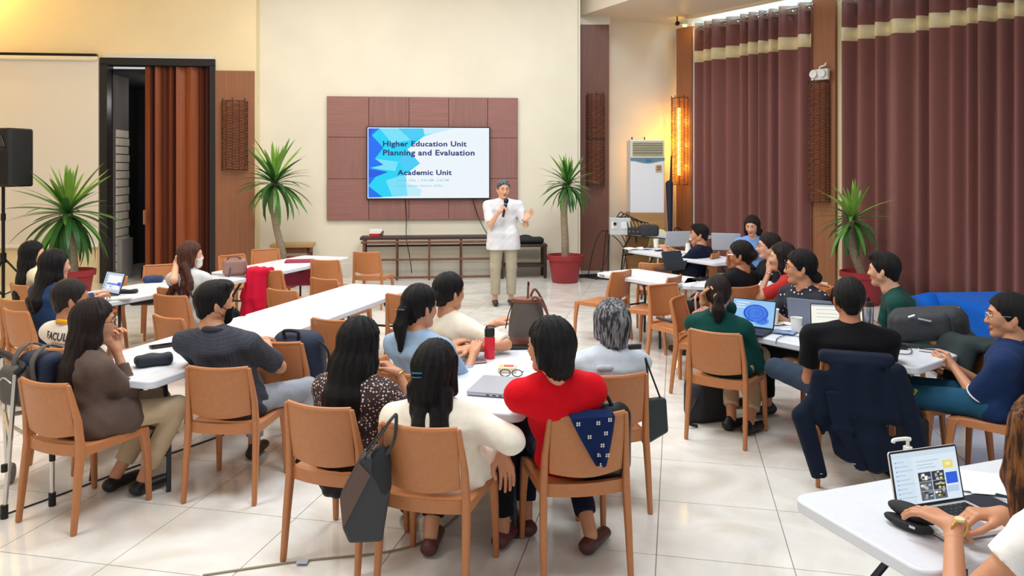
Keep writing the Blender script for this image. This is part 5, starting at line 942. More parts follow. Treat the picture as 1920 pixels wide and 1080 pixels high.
# ------------------------------------------------------------------ laptops and things on the tables
SIL = mat('laptop_silver', (176, 180, 192), .35, .3); SILL = mat('laptop_pale', (206, 214, 226), .4); DKG = mat('laptop_dark', (46, 48, 54), .4); KEY = mat('keys_dark', (30, 30, 36), .5)
def laptop(label, P, hd, w=.33, d=.23, ang=18, body=SIL, lid=None, ui=None, open_=True, base=None):
    t = thing('laptop', label, 'laptop', P, -math.radians(hd)); m = MB(); m.prism(rounded(w, d, .012), 0, .014); m.build('keyboard_base', body, t, bevel=.003)
    if not open_:
        MB().prism(rounded(w, d, .012), .0145, .021).build('lid', lid or body, t, bevel=.002)
        for k in range(3): MB().box((-w/2+.0, -d/2+.05+.035*k, .007), (.002, .018, .006)).build('port', KEY, t, smooth=False)
        return t
    for r_ in range(5):
        for c in range(12): MB().box((-w*.43+w*.86*(c+.5)/12, d*.36-r_*d*.1, .0155), (w*.06, d*.08, .003)).build('key', KEY, t, smooth=False) if base else None
    if not base: MB().box((0, d*.16, .0148), (w*.88, d*.48, .002)).build('keyboard', KEY, t, smooth=False)
    MB().box((0, -d*.3, .0146), (w*.34, d*.28, .0014)).build('touchpad', mat('touchpad', (150, 152, 160), .3), t, smooth=False)
    h = w*.64; a = math.radians(ang); L = lambda x, y, k=0: (x, d/2+math.sin(a)*y-math.cos(a)*k, .012+math.cos(a)*y+math.sin(a)*k)
    ld = MB(); ld.prism(rounded(w, h, .01), -.007, 0, fn=lambda x, y, z: L(x, y+h/2, z)); ld = ld.build('lid', lid or body, t, bevel=.002)
    MB().prism(rounded(w-.002, h-.002, .009), .0002, .0012, fn=lambda x, y, z: L(x, y+h/2, z)).build('bezel', BLACKP, ld, smooth=False)
    sc = MB().add([L(-w*.475, h*.06, .0018), L(w*.475, h*.06, .0018), L(w*.475, h*.96, .0018), L(-w*.475, h*.96, .0018)], [(0, 1, 2, 3)]).build('screen', (ui or {}).get('bg', emi('page', (226, 238, 248))), ld, smooth=False)
    by = {}
    for i, (x0, y0, x1, y1, m_) in enumerate((ui or {}).get('r', [])): by.setdefault(m_.name, (m_, MB()))[1].add([L(w*.95*(x-.5), h*(.06+.9*(1-y)), .0022+.00005*i) for x, y in ((x0, y1), (x1, y1), (x1, y0), (x0, y0))], [(0, 1, 2, 3)])
    for m_, mb in by.values(): tag(mb.build('screen_graphic', m_, ld, smooth=False), kind='stuff')
    for pts, m_ in (ui or {}).get('p', []): MB().add([L(w*.95*(x-.5), h*(.06+.9*(1-y)), .003) for x, y in pts], [tuple(range(len(pts)))[::-1]]).build('screen_graphic', m_, ld, smooth=False)
    return t
B_ = emi('ui_blue', (30, 90, 220)); G_ = emi('ui_grey', (180, 196, 212)); D_ = emi('ui_dark', (40, 44, 52)); Y_ = emi('ui_yellow', (236, 220, 110)); WH_ = emi('ui_white', (250, 251, 253)); T_ = emi('ui_tan', (196, 176, 150)); PU = emi('ui_lilac', (150, 150, 190)); K2 = emi('ui_slate', (92, 98, 104))
ru = random.Random(5)
ui1 = dict(bg=emi('desk_pale', (196, 216, 240)), r=[(.06, .06, .98, .1, G_), (.2, .12, .94, .5, WH_), (.2, .55, .8, .6, B_), (.78, .45, .98, .66, B_), (.24, .62, .5, .82, WH_), (.55, .62, .92, .82, WH_)]+[(.05, .14+.13*k, .11, .2+.13*k, B_ if k > 3 else K2) for k in range(6)]+[(.4, .66, .46, .74, B_), (0, .9, 1, .97, G_)])
laptop('open laptop with a pale document screen, used by the woman in navy', W(183, 556, .735), 34, ui=ui1, body=DKG)
laptop('closed grey laptop at the table corner beside the woman in red', W(930, 727, .735), -76, w=.34, d=.24, open_=False, body=SIL)
arcs = []
for k in range(5): arcs.append(([(.52+.3*math.cos(a)*(1-.16*k)+.05, .5-.34*math.sin(a)*(1-.16*k)) for a in np.linspace(.0, 2*pi, 24, endpoint=False)], [emi('swirl_a', (40, 92, 214)), emi('swirl_b', (96, 150, 240))][k % 2]))
for k in range(3): arcs.append(([(.72+.18*math.cos(a)*(1-.25*k), .76-.16*math.sin(a)*(1-.25*k)) for a in np.linspace(0, 2*pi, 20, endpoint=False)], [MATS['screen_swirl_b'], MATS['screen_swirl_a']][k % 2]))
laptop('open black laptop with a blue swirl on its screen, by the woman in green', W(1398, 622, .735), 38, w=.34, ui=dict(bg=emi('sky_ui', (150, 200, 246)), p=arcs, r=[(.08, .1, .4, .13, WH_), (.08, .2, .3, .23, WH_), (.08, .3, .34, .33, WH_)]), body=KEY)
laptop('open laptop with a bright white page in front of the man in the black tee', W(1574, 640, .735), 16, w=.36, ui=dict(bg=emi('page_white', (252, 250, 236)), r=[(0, 0, 1, .06, G_), (.1, .16, .5, .18, G_), (.1, .3, .7, .32, G_), (.1, .42, .6, .44, G_)]), body=SIL)
laptop('open grey laptop turned away, beside the white page laptop', W(1527, 606, .735), 214, w=.33, lid=mat('lid_grey', (130, 138, 156), .4))
laptop('silver laptop seen from behind, left of the young man in dark navy', W(1262, 461, .735), 168, w=.40, ang=22, body=SILL)
laptop('pale laptop seen from behind, of the woman in light blue', W(1363, 468, .735), 200, w=.42, ang=20, body=SILL)
r = [(0, 0, 1, .1, emi('ui_bar', (206, 222, 236))), (.0, .1, .3, 1, emi('ui_side', (214, 230, 244)))]+[(.06, .17+.085*k, .06+.12+.06*(k % 3), .185+.085*k, G_) for k in range(9)]+[(.04, .17+.085*k, .055, .19+.085*k, B_) for k in range(9)]+[(.36, .2, .7, .215, G_), (.36, .27, .62, .285, G_), (.36, .33, .66, .345, G_), (.76, .24, .92, .4, Y_), (.8, .28, .88, .34, emi('ui_cream', (246, 238, 190))), (.78, .48, .96, .7, B_), (.78, .74, .96, .86, emi('ui_pale', (190, 208, 236)))]
for i in range(2):
    for j in range(3):
        x0, y0 = .36+.2*i, .42+.18*j; r.append((x0, y0, x0+.195, y0+.175, [D_, K2, K2, D_, D_, K2][i*3+j]))
        for k in range(9): a, b_ = x0+.01+ru.random()*.13, y0+.01+ru.random()*.12; r.append((a, b_, a+.03+.02*ru.random(), b_+.025+.025*ru.random(), [T_, WH_, PU, G_, D_, Y_][ru.randrange(6)]))
laptop('open silver laptop with a photo feed under the typing hands', W(1795, 979, .735), -17, w=.305, d=.22, ang=12, ui=dict(bg=emi('feed', (222, 236, 248)), r=r), body=mat('laptop_champagne', (226, 222, 220), .35, .2), base=True)
# tablet
tb = thing('tablet', 'tablet propped in a dark folding case on the table', 'tablet', W(1259, 506, .735), math.radians(-(150))); CASE = mat('case_slate', (52, 58, 70), .6)
MB().box((0, .02, .11), (.29, .012, .22), Matrix.Rotation(math.radians(20), 3, 'X')).build('tablet_body', BLACKP, tb, smooth=False, bevel=.004); MB().box((0, .034, .12), (.3, .008, .23), Matrix.Rotation(math.radians(20), 3, 'X')).build('case_back', CASE, tb, smooth=False, bevel=.004); MB().box((0, .085, .058), (.3, .008, .125), Matrix.Rotation(math.radians(-25), 3, 'X')).build('case_flap', CASE, tb, smooth=False, bevel=.003); MB().box((0, -.09, .006), (.3, .16, .01)).build('case_keyboard', CASE, tb, smooth=False)
# phones, pouches, pens
def slabthing(name, label, cat, P, hd, w, d, h, m, top=None, grp=None):
    t = thing(name, label, cat, P, -math.radians(hd), grp); MB().prism(rounded(w, d, min(w, d)*.14), 0, h).build('body', m, t, bevel=.002)
    if top: MB().prism(rounded(w*.93, d*.95, min(w, d)*.12), h, h+.0008).build('screen', top, t, smooth=False)
    return t
GL = mat('glass_black', (20, 22, 28), .08); GLG = mat('glass_grey', (98, 104, 116), .12)
slabthing('phone', 'black phone on the table before the man in charcoal', 'phone', W(306, 649, .735), 50, .08, .17, .01, BLACKP, GL); slabthing('phone', 'grey-faced phone beside the red bottle', 'phone', W(886, 679, .735), 70, .08, .17, .01, mat('phone_rose', (190, 160, 150), .4), GLG); slabthing('wallet_phone', 'black phone case lying at the foot of the brown bucket bag', 'phone', W(968, 652, .735), 86, .09, .2, .014, BLACKP, GL)
slabthing('phone', 'black phone plugged to a cable by the black backpack', 'phone', W(1676, 651, .735), 110, .08, .16, .014, BLACKP, GL); slabthing('phone', 'black phone with a cable at the elbow of the woman in the black sweater', 'phone', W(1316, 524, .735), 60, .1, .2, .02, BLACKP, GL)
def pouch(name, label, P, hd, h3, m, cat='pouch', r=.03): o = soft(name, [B((0, 0, h3[2]), I3, h3, r, .02)], .008, m, ripple=lambda X, Y, Z: .004*np.sin(X*30+Y*50)); o.location = P; o.rotation_euler.z = -math.radians(hd); return tag(o, label, cat)
pouch('pencil_pouch', 'black zip pouch on the table by the brown blazer elbow', W(288, 685, .73), 60, (.055, .11, .035), NY('blackbag2', (32, 38, 50))); pouch('glasses_case', 'long black case beside the pale document laptop', W(233, 550, .73), 80, (.04, .12, .018), BK, 'case', .017); pouch('cloth_pouch', 'crumpled dark blue pouch on the left table row', W(287, 529, .73), 70, (.07, .1, .035), NY('bluecloth', (34, 58, 96)))
nb = thing('notebook', 'white notepad beside the laptop of the woman in navy', 'notebook', W(222, 560, .735), -math.radians(60)); MB().box((0, 0, .006), (.16, .22, .012)).build('pages', WHITE, nb, smooth=False); MB().box((0, 0, .013), (.158, .218, .001)).build('cover_sheet', mat('paper', (240, 240, 238), .8), nb, smooth=False)
# red bottle
bt = thing('bottle', 'red bottle with a black flip cap on the middle table', 'bottle', W(918, 672, .73)); s0 = FPX/W(918, 672, .73).y; hb_ = 37/s0*1.12
MB().lathe([(.03, 0), (.034, .004), (.035, hb_*.93), (.03, hb_)], 24).build('flask', mat('bottle_red', (214, 28, 52), .3), bt); MB().lathe([(.03, hb_), (.033, hb_+.004), (.033, hb_+.045), (.027, hb_+.055)], 24).build('cap', BLACKP, bt); MB().tube(smoothpath([(-.025, 0, hb_+.055), (-.01, 0, hb_+.068), (.02, 0, hb_+.068), (.036, 0, hb_+.06)]), .008, 8, flat=.6).build('spout', BLACKP, bt)
# snack packs
def snack(label, P, hd): t = thing('snack_pack', label, 'snack', P, -math.radians(hd)); MB().prism(rounded(.11, .075, .008), 0, .035).build('wrapper', mat('wrapper_cream', (232, 220, 190), .4), t, bevel=.006); MB().box((.01, 0, .036), (.06, .04, .002)).build('label_patch', mat('patch_red', (216, 70, 62), .5), t, smooth=False); MB().box((-.035, 0, .036), (.02, .05, .002)).build('label_patch', mat('patch_yellow', (226, 190, 90), .5), t, smooth=False)
snack('snack pack with a red patch near the grey-faced phone', W(872, 668, .73), 20); snack('snack pack with a red patch behind the spectacles', W(951, 697, .73), 5)
sg = thing('spectacles', 'black spectacles lying above the closed laptop', 'glasses', W(958, 708, .735), -math.radians(5)); mb = MB()
for sx in (-1, 1): MB().tube([(sx*.035+.03*math.cos(a), .01, .024+.02*math.sin(a)) for a in np.linspace(0, 2*pi, 13)], .003, 5).build('rim', BLACKP, sg); MB().tube([(sx*.065, .01, .03), (sx*.068, .11, .01)], .003, 5).build('temple', BLACKP, sg)
# bucket bag
bkb = thing('bucket_bag', 'brown bucket bag with looped handles on the middle table', 'bag', W(988, 642, .735)); BKT, BKB = mat('bag_taupe', (88, 78, 74), .6, bump=.15, bscale=150), mat('leather_brown', (120, 70, 54), .45)
MB().lathe([(.13, 0), (.135, .01), (.125, .15), (.105, .27), (.1, .30), (.09, .29)], 24, sy=.7).build('bag_body', BKT, bkb); MB().lathe([(.136, 0), (.139, .004), (.136, .05), (.13, .052)], 24, sy=.7).build('base_trim', BKB, bkb); MB().lathe([(.102, .285), (.108, .29), (.106, .31), (.098, .312)], 24, sy=.7).build('top_trim', BKB, bkb)
for sg_ in (-1, 1): MB().tube(smoothpath([(.02, sg_*.07, .29), (.06, sg_*.08, .33 if sg_ < 0 else .36), (.13, sg_*.08, .24), (.155, sg_*.07, .14), (.15, sg_*.05, .1)]), .009, 6).build('handle', BKB, bkb)
MB().tube(smoothpath([(.005, 0, .28), (.01, 0, .42), (.012, 0, .4)]), .016, 6, flat=.5).build('strap', BKB, bkb); MB().tube(smoothpath([(-.1, -.02, .28), (-.13, -.03, .2), (-.15, -.02, .1)]), .004, 5).build('drawstring', BLACKP, bkb)
# brown handbag, dark red bag, black bag under the table, pink bag
h = thing('handbag', 'mauve brown handbag standing on the table corner', 'bag', W(440, 517, .73), .4); MAU = mat('leather_mauve', (150, 116, 108), .5); soft('bag_body', [B((0, 0, .1), I3, (.13, .07, .1), .05, .02)], .011, MAU, h); MB().tube(smoothpath([(-.1, -.03, .16), (-.06, -.05, .22), (.03, -.05, .22), (.1, -.03, .16)]), .01, 6).build('handle', BKB, h); MB().tube(smoothpath([(-.05, -.07, .1), (-.08, -.14, -.2), (.02, -.16, -.42), (.14, -.1, -.15), (.12, -.02, .12)]), .014, 6, flat=.4).build('shoulder_strap', mat('strap_brown', (92, 62, 54), .6), h)
d_ = thing('tote_bag', 'dark red tote bag with black handles on an empty chair', 'bag', W(563, 532, .45), .2); CR = NY('crimsonbag', (150, 44, 74)); soft('bag_body', [B((0, 0, .15), I3, (.2, .08, .17), .04, .02)], .013, CR, d_); MB().tube(smoothpath([(-.08, -.09, .26), (-.06, -.1, .2), (.0, -.1, .17), (.06, -.1, .2), (.08, -.09, .27)]), .01, 6).build('handle', BK, d_)
bgk = thing('sling_bag', 'black leather bag on the chair under the left table row', 'bag', W(266, 571, .45), .5); soft('bag_body', [B((0, 0, .09), I3, (.14, .09, .09), .05, .02)], .012, mat('leather_black', (24, 25, 30), .35), bgk); MB().tube(smoothpath([(-.12, -.05, .12), (-.25, -.12, .05), (-.33, -.1, .02)]), .014, 6, flat=.4).build('strap', BK, bgk)
pk = thing('handbag', 'dusty pink bag on the empty chair left of the woman in green', 'bag', on_chair('H', .02, -.02, .46), rzc('H')); PNK = mat('leather_pink', (186, 120, 112), .55); soft('bag_body', [B((0, 0, .13), I3, (.17, .08, .14), .05, .02)], .012, PNK, pk); MB().tube(smoothpath([(-.08, -.05, .25), (-.07, -.06, .36), (.0, -.06, .4), (.07, -.06, .36), (.08, -.05, .25)]), .009, 6).build('handle', mat('handle_rose', (206, 160, 140), .5), pk)
st_ = soft('shoulder_strap', [C(on_chair('AK', -.2, .2, .56), on_chair('AK', .1, .2, .48), .015, .02, k=.02), C(on_chair('AK', .1, .2, .48), on_chair('AK', .22, -.1, .52), .02, .015, k=.02)], .01, mat('strap_dark', (58, 48, 46), .6)); tag(st_, 'dark bag strap looped over the chair under the tablet table', 'strap')
# cups
def cup(label, px, py, hgt, saucer=False, flip=False):
    P = W(px, py, .735); t = thing('paper_cup', label, 'cup', P, group='white cups'); a, b_ = (.033, .042) if not flip else (.044, .03); CU = mat('cup_white', (244, 243, 238), .5)
    MB().lathe([(a, 0), (b_, hgt), (b_+.003, hgt+.002), (b_-.003, hgt), (a-.003, .006), (0, .006)], 22).build('cup_wall', CU, t)
    if saucer: MB().lathe([(.04, -.002), (.075, .004), (.08, .01), (.04, .003), (0, .003)], 24).build('saucer', CU, t)
    return t
cup('white cup on a saucer beside the blue swirl screen', 1450, 607, .115, True); cup('white paper cup beside the blue packet', 1493, 622, .105); cup('white cup between the notebook and the silver laptop', 1230, 464, .13); cup('white mug standing right of the silver laptop', 1290, 474, .14, True, True)
tm = thing('tumbler', 'steel tumbler with a dark lid in front of the man in green', 'tumbler', W(1628, 612, .735)); MB().lathe([(.033, 0), (.036, .01), (.04, .15), (.038, .155)], 22).build('flask', mat('steel', (176, 180, 190), .25, .8), tm); MB().lathe([(.04, .155), (.041, .16), (.04, .19), (.03, .195)], 22).build('lid', mat('lid_brown', (52, 40, 38), .4), tm); MB().lathe([(.01, .195), (.012, .2), (.012, .225), (.008, .228)], 12).build('lid_knob', BLACKP, tm)
pk_ = thing('snack_packet', 'blue and white packet lying before the paper cup', 'packet', W(1470, 624, .735), -.6); MB().grid(lambda u, v: ((u-.5)*.16, (v-.5)*.13, .008+.014*math.sin(pi*u)*math.sin(pi*v)), 6, 6).build('wrapper', mat('wrapper_blue', (110, 140, 190), .35, var=.4, vscale=18), pk_); MB().box((.01, .01, .024), (.07, .05, .002), Matrix.Rotation(.5, 3, 'Z')).build('label_patch', WHITE, pk_, smooth=False)
cable('thin black cable looping over the table edge by the packet', [W(1455, 645, .738), W(1458, 634, .738), W(1480, 628, .738), W(1515, 636, .738)], .003); cable('thin black charging cable beside the black backpack', [W(1692, 651, .74), W(1708, 654, .738), W(1705, 664, .738), W(1672, 662, .738)], .003); cable('thin pale cable hanging from the tablet table', [W(1308, 527, .74), W(1297, 535, .74), W(1295, 545, .6), W(1296, 560, .4)], .004, WHITE)
nk = MB().grid(lambda u, v: ((u-.5)*.16+.01*math.sin(7*v), (v-.5)*.14, .004+.006*math.sin(9*u+5*v)), 8, 8).build('napkin', mat('napkin', (244, 242, 240), .9), solid=.001); nk.location = W(1473, 606, .735); tag(nk, 'crumpled white napkin between the two cups', 'napkin')
# black backpack at the table end and things near it
bkp = thing('backpack', 'large black backpack lying on the table end', 'backpack', W(1738, 640, .735), math.radians(-32)); BG = NY('charcoalbag', (52, 54, 60))
soft('main_bag', [B((0, 0, .125), np.array(Matrix.Rotation(.15, 3, 'Y')), (.24, .15, .11), .07, .03)], .012, BG, bkp); soft('front_pocket', [B((-.02, -.09, .13), np.array(Matrix.Rotation(.15, 3, 'Y')), (.18, .09, .085), .05, .03)], .012, BG, bkp); soft('end_panel', [B((.2, 0, .11), np.array(Matrix.Rotation(.15, 3, 'Y')), (.06, .155, .115), .06, .02)], .012, BK, bkp)
zipper(bkp, [(-.1, -.19, .19), (-.06, -.2, .21)], r=.006); zipper(bkp, [(-.04, -.2, .19), (.04, -.205, .18)], r=.006); zipper(bkp, [(.16, .02, .255), (.2, .02, .25)], r=.006); MB().tube(smoothpath([(-.24, -.12, .06), (-.3, -.2, .01), (-.1, -.26, .01), (.1, -.23, .02)]), .016, 6, flat=.5).build('strap', BK, bkp)
jP = W(1822, 640, .8); jP.z = 0; chair('JK', 0, 0, -100, 'tan moulded chair under the dark folded jacket beside the black backpack', at=jP+HD(-100)*.29)
jk = soft('folded_jacket', [B((0, -.28, .80), I3, (.24, .09, .04), .035, .03), C((-.08, -.34, .76), (-.1, -.37, .45), .06, .07, (1, 0, 0), 2.4, .03), C((.1, -.34, .78), (.12, -.37, .5), .06, .06, (1, 0, 0), 2, .03), C((0, -.2, .8), (.0, -.15, .58), .05, .05, (1, 0, 0), 3.5, .03)], .014, fabric('ashjacket', (50, 60, 62)), ripple=lambda X, Y, Z: .008*np.sin(X*28+Z*9)); jk.location = CHAIRS['JK'].location; jk.rotation_euler.z = rzc('JK'); tag(jk, 'dark folded jacket between the black backpack and the navy polo man', 'jacket')
slabthing('remote_control', 'small white and black gadget beside the black backpack', 'gadget', W(1741, 659, .735), 120, .035, .12, .014, WHITE, BLACKP)
# blue covered table
bA = Vector((4.0, 7.43, 0)); bt_ = thing('covered_table', 'table under a bright blue cloth in front of the curtain', 'table'); a_, b_ = HD(174), HD(84); BLUE = fabric('royalblue', (4, 88, 186), .05)
def clo(u, v):
    L_, Wd, H_ = 1.83, .8, .76; peri = 2*(L_+Wd); s = u*peri; drop = v*.62; fl_ = .03*v*math.sin(s*9)+.07*v*v
    if s < L_: p, n_ = bA+a_*s, -b_
    elif s < L_+Wd: p, n_ = bA+a_*L_+b_*(s-L_), a_
    elif s < 2*L_+Wd: p, n_ = bA+a_*(L_-(s-L_-Wd))+b_*Wd, b_
    else: p, n_ = bA+b_*(Wd-(s-2*L_-Wd)), -a_
    return tuple(p+n_*fl_+Vector((0, 0, H_-drop)))
MB().grid(clo, 100, 8).build('cloth_skirt', BLUE, bt_, ang=80, solid=.004); MB().prism([tuple((bA+a_*x+b_*y).xy) for x, y in ((0, 0), (1.83, 0), (1.83, .8), (0, .8))], .752, .764).build('cloth_top', BLUE, bt_, smooth=False, bevel=.006)
MB().add([bA+Vector((0, 0, .765)), bA+a_*.12+Vector((0, 0, .766)), bA-a_*.16-b_*.14+Vector((0, 0, .69)), bA+a_*.3-b_*.05+Vector((0, 0, .45)), bA+b_*.1+Vector((0, 0, .766))], [(0, 1, 2), (1, 3, 2), (0, 2, 4)]).build('cloth_corner', BLUE, bt_, solid=.004)
# ------------------------------------------------------------------ control desk in the alcove
gb = thing('socket_box', 'grey socket box with plugs on the far alcove table', 'box', W(1162, 440, .805)); GX = mat('box_grey', (206, 208, 210), .5); MB().box((0, 0, .15), (.36, .2, .3)).build('casing', GX, gb, smooth=False, bevel=.015)
for dx in (-.11, .06): MB().box((dx, -.105, .17), (.1, .012, .12)).build('socket', WHITE, gb, smooth=False, bevel=.004)
MB().box((-.1, -.125, .2), (.05, .05, .05)).build('plug', BLACKP, gb, smooth=False, bevel=.01); MB().box((0.02, 0, .31), (.1, .03, .02)).build('handle', BLACKP, gb, smooth=False)
am = thing('amplifier', 'black amplifier with tangled wires on the far alcove table', 'amplifier', W(1197, 441, .805), -.5); MB().box((0, 0, .07), (.32, .24, .13)).build('casing', BLACKP, am, smooth=False, bevel=.012); MB().box((0, -.122, .07), (.29, .006, .09)).build('face_plate', mat('plate_dark', (44, 44, 50), .4), am, smooth=False)
for dx in (-.11, -.04, .04, .11): MB().tube([(dx, -.124, .07), (dx, -.14, .07)], .013, 10).build('knob', CHROME, am)
o0 = W(1175, 440, .805)
for k in range(7): x0 = -.1+.06*k; o = MB().tube(smoothpath([o0+Vector((x0-.1, .02, .25)), o0+Vector((x0, -.05, .4-.03*k)), o0+Vector((x0+.1, -.1, .2)), o0+Vector((x0+.12, -.12, .03))]), .009, 6).build('cable', CABLE); tag(o, 'black wire looping out of the grey socket box to the amplifier', 'cable', 'wires of the control desk')
for k, (x0, x1, yb) in enumerate(((1146, 1128, 520), (1152, 1118, 525), (1160, 1140, 522), (1182, 1168, 505), (1150, 1102, 520), (1166, 1178, 515))):
    A_, E_ = W(x0, 438, .805), W(x1, yb, .01); o = MB().tube(smoothpath([A_, A_+Vector((-.1-.03*k, -.12, .05)), lerp(A_, E_, .5)+Vector((-.05*((-1)**k)-.02*k, -.05, .03*k)), E_]), .009, 6).build('cable', CABLE); tag(o, 'black cable hanging from the control desk to the floor', 'cable', 'cables hanging off the control desk')
ps_ = thing('power_strip', 'black power strip with coiled cables on the floor by the table corner', 'power strip', W(1106, 520, 0)); MB().box((0, 0, .03), (.42, .08, .06), Matrix.Rotation(.2, 3, 'Z')).build('strip_body', BLACKP, ps_, smooth=False, bevel=.008)
for k in range(4): MB().tube(smoothpath([(-.1+.1*k, -.05, .01), (.1+.1*k, -.25-.05*k, .01), (.45+.1*k, -.2, .01), (.6, .02*k, .01)]), .01, 6).build('cord', CABLE, ps_)
gb2 = soft('gear_bag', [B((0, 0, .1), I3, (.16, .1, .1), .05, .02)], .014, NY('gearbag', (50, 52, 58))); gb2.location = W(1217, 443, .80); tag(gb2, 'dark grey bag on the far alcove table beside the cream chair', 'bag')
rm = thing('mug', 'small red mug beside the amplifier', 'mug', W(1214, 441, .805)); MB().lathe([(.035, 0), (.04, .01), (.04, .11), (.035, .11), (.032, .01), (0, .01)], 16).build('mug_wall', mat('mug_red', (190, 30, 40), .4), rm); MB().tube(smoothpath([(.038, 0, .09), (.07, 0, .07), (.038, 0, .03)]), .007, 6).build('handle', MATS['mug_red'], rm)
cc_ = thing('plastic_chair', 'cream round-backed chair in the alcove corner', 'chair', (W(1237, 428, .88).x, W(1237, 428, .88).y, 0), .2); CRM = mat('plastic_cream', (228, 218, 160), .45)
MB().grid(lambda u, v: ((u-.5)*.46*(1-.25*v*v), .1*(1-4*(u-.5)**2)*.6, .46+.4*v*(1-.35*(2*u-1)**4)), 10, 6).build('backrest', CRM, cc_, solid=.012, ang=80); MB().prism(rounded(.44, .42, .1), .43, .46).build('seat', CRM, cc_, bevel=.008).location = (0, -.18, 0)
for sx in (-1, 1):
    for y_ in (-.34, .02): MB().tube([(sx*.17, y_, .43), (sx*.21, y_*1.1, 0)], .016, 8).build('leg', CRM, cc_)
MB().tube
nbk = thing('notebook', 'open notebook with a pen on the table left of the white cup', 'notebook', W(1196, 467, .735), .2)
for sx in (-1, 1): MB().grid(lambda u, v, sx=sx: (sx*(.01+.19*u), (v-.5)*.26, .006+.012*math.sin(pi*min(1, u*1.1))), 6, 2).build('page', mat('paper', (240, 240, 238), .8), nbk, solid=.004)
MB().tube([(.05, -.1, .03), (.24, .02, .03)], .008, 8).build('pen', mat('pen_navy', (30, 34, 60), .4), nbk)
slabthing('phone', 'black phone in front of the silver laptop', 'phone', W(1240, 470, .735), 70, .09, .2, .014, BLACKP, GL)
sb_ = thing('shoulder_bag', 'black shoulder bag hung on the chair beside the alcove', 'bag', on_chair('AJ', .12, -.3, .5), rzc('AJ')); soft('bag_body', [B((0, 0, .12), I3, (.14, .05, .1), .03, .02)], .013, mat('leather_black', (24, 25, 30), .35), sb_); MB().tube(smoothpath([(-.1, 0, .2), (-.05, .0, .34), (.05, .0, .36), (.1, 0, .2)]), .012, 6).build('strap', BK, sb_)
# floor bags
fb = thing('backpack', 'black bag slumped on the floor under the green jacket woman\'s chair', 'bag', W(1330, 785, 0), .3); soft('bag_body', [B((0, 0, .16), I3, (.19, .12, .17), .08, .04), C((-.2, -.04, .03), (-.1, 0, .2), .03, .05, k=.04)], .013, BK, fb); MB().tube(smoothpath([(-.17, -.1, .2), (-.27, -.14, .05), (-.2, -.16, .012)]), .011, 6).build('strap', BK, fb)
fb2 = thing('suitcase', 'black case standing on the floor behind the soap pump', 'case', W(1686, 890, 0), .2); soft('case_body', [B((0, 0, .2), I3, (.1, .16, .2), .03, .02)], .012, BK, fb2); MB().tube([(-.03, 0, .39), (-.03, 0, .43), (.03, 0, .43), (.03, 0, .39)], .01, 6).build('handle', BLACKP, fb2)
yb = thing('paper_bag_handle', 'small yellow strap hanging under the table end', 'strap', W(1694, 700, .66)); MB().tube(smoothpath([(-.01, 0, .0), (-.012, -.01, -.05), (.01, -.01, -.11), (.06, 0, -.13), (.08, 0, -.1)]), .014, 6, flat=.4).build('strap_loop', mat('strap_yellow', (206, 200, 60), .5), yb)
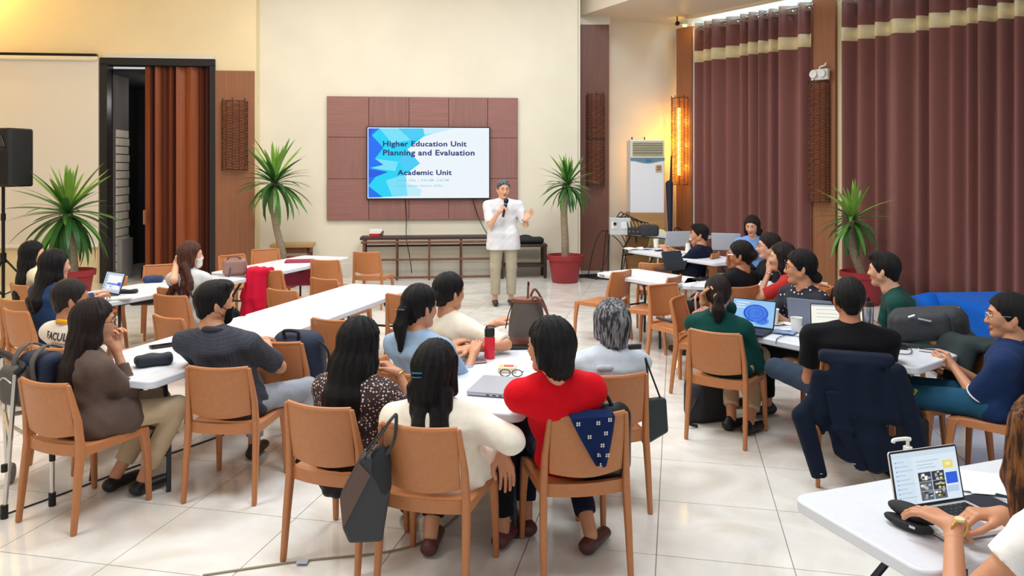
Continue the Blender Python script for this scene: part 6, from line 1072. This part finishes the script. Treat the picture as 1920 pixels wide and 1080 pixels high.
# ------------------------------------------------------------------ the typing woman's table
sd = thing('soap_pump_bottle', 'white pump bottle with a green label behind the open laptop', 'bottle', W(1702, 925, .73)); MB().lathe([(.034, 0), (.038, .006), (.038, .125), (.03, .145), (.013, .152)], 22).build('flask', WHITE, sd); MB().lathe([(.0385, .03), (.0388, .035), (.0388, .1), (.0385, .105)], 22).build('label_band', mat('label_green', (120, 196, 170), .5), sd); MB().lathe([(.016, .15), (.016, .175), (.006, .178), (.006, .2)], 16).build('collar', WHITE, sd); MB().tube(smoothpath([(.01, 0, .203), (-.01, 0, .205), (-.05, 0, .2), (-.055, 0, .19)]), .0075, 8).build('nozzle', WHITE, sd)
gc = thing('glasses_case', 'open black zip case on the white table beside the laptop', 'case', W(1703, 990, .735), math.radians(-56)); soft('lower_shell', [E((0, 0, .018), I3, (.085, .032, .022), .01)], .005, BK, gc, subs=[E((0, .0, .04), I3, (.075, .026, .024), .005)]); o = soft('upper_shell', [E((0, 0, .0), I3, (.085, .03, .018), .01)], .005, BK, gc, subs=[E((0, 0, -.016), I3, (.075, .024, .02), .005)]); o.location = (-.004, .03, .045); o.rotation_euler = (math.radians(38), .05, 0); MB().box((.03, -.03, .022), (.02, .004, .008)).build('tag', CHROME, gc, smooth=False)
pp_ = thing('paper_sheets', 'white sheets of paper beside the typing woman', 'paper', W(1858, 905, .735), -.35)
for k in range(3): MB().box((.02*k, -.01*k, .001+.0016*k), (.3, .21, .001), Matrix.Rotation(.08*k, 3, 'Z')).build('sheet', mat('paper', (240, 240, 238), .8), pp_, smooth=False)
pn = thing('pen', 'dark tipped pen on the paper beside the laptop', 'pen', W(1902, 935, .745), -.7); MB().tube([(-.06, 0, 0), (-.055, 0, 0), (-.02, 0, 0)], [.002, .006, .006], 8).build('grip', mat('pen_dark', (40, 52, 70), .4), pn); MB().tube([(-.02, 0, 0), (.08, 0, 0)], .0055, 8).build('barrel', mat('pen_clear', (220, 222, 226), .2), pn)
dk = slabthing('folder', 'dark folder lying under the laptop edge', 'folder', W(1840, 948, .732), -17, .2, .16, .004, mat('folder_navy', (34, 40, 58), .5))
# stickers on the table edges
sticker(kf+HD(160)*.602+HD(70)*.13+Vector((0, 0, -.022)), -20, 'small black maker sticker on the edge of the typing woman\'s table'); sticker(kc+HD(145)*.12+HD(235)*.002+Vector((0, 0, -.022)), 55, 'small black maker sticker on the corner of the tablet table')
# taped cable along the floor, and its patch of tape
o = MB().tube(smoothpath([W(0, 968, .004), W(120, 925, .004), W(260, 872, .004), W(420, 815, .004)]), .006, 6).build('cable', CABLE); tag(o, 'thin black cable running along the floor under the blazer woman\'s chair', 'cable')
o = MB().tube(smoothpath([W(380, 1079, .004), W(567, 1052, .004), W(720, 1036, .004), W(800, 1012, .004), W(860, 965, .004)]), .007, 6).build('cable', mat('cord_beige', (150, 138, 112), .6)); tag(o, 'beige cord taped to the floor behind the dark tote', 'cable')
o = MB().box((0, 0, .012), (.055, .05, .001)).build('tape_patch', mat('tape', (168, 172, 190), .5), smooth=False); o.location = W(567, 1057, 0); tag(o, 'small square of grey tape over the beige floor cord', 'tape')
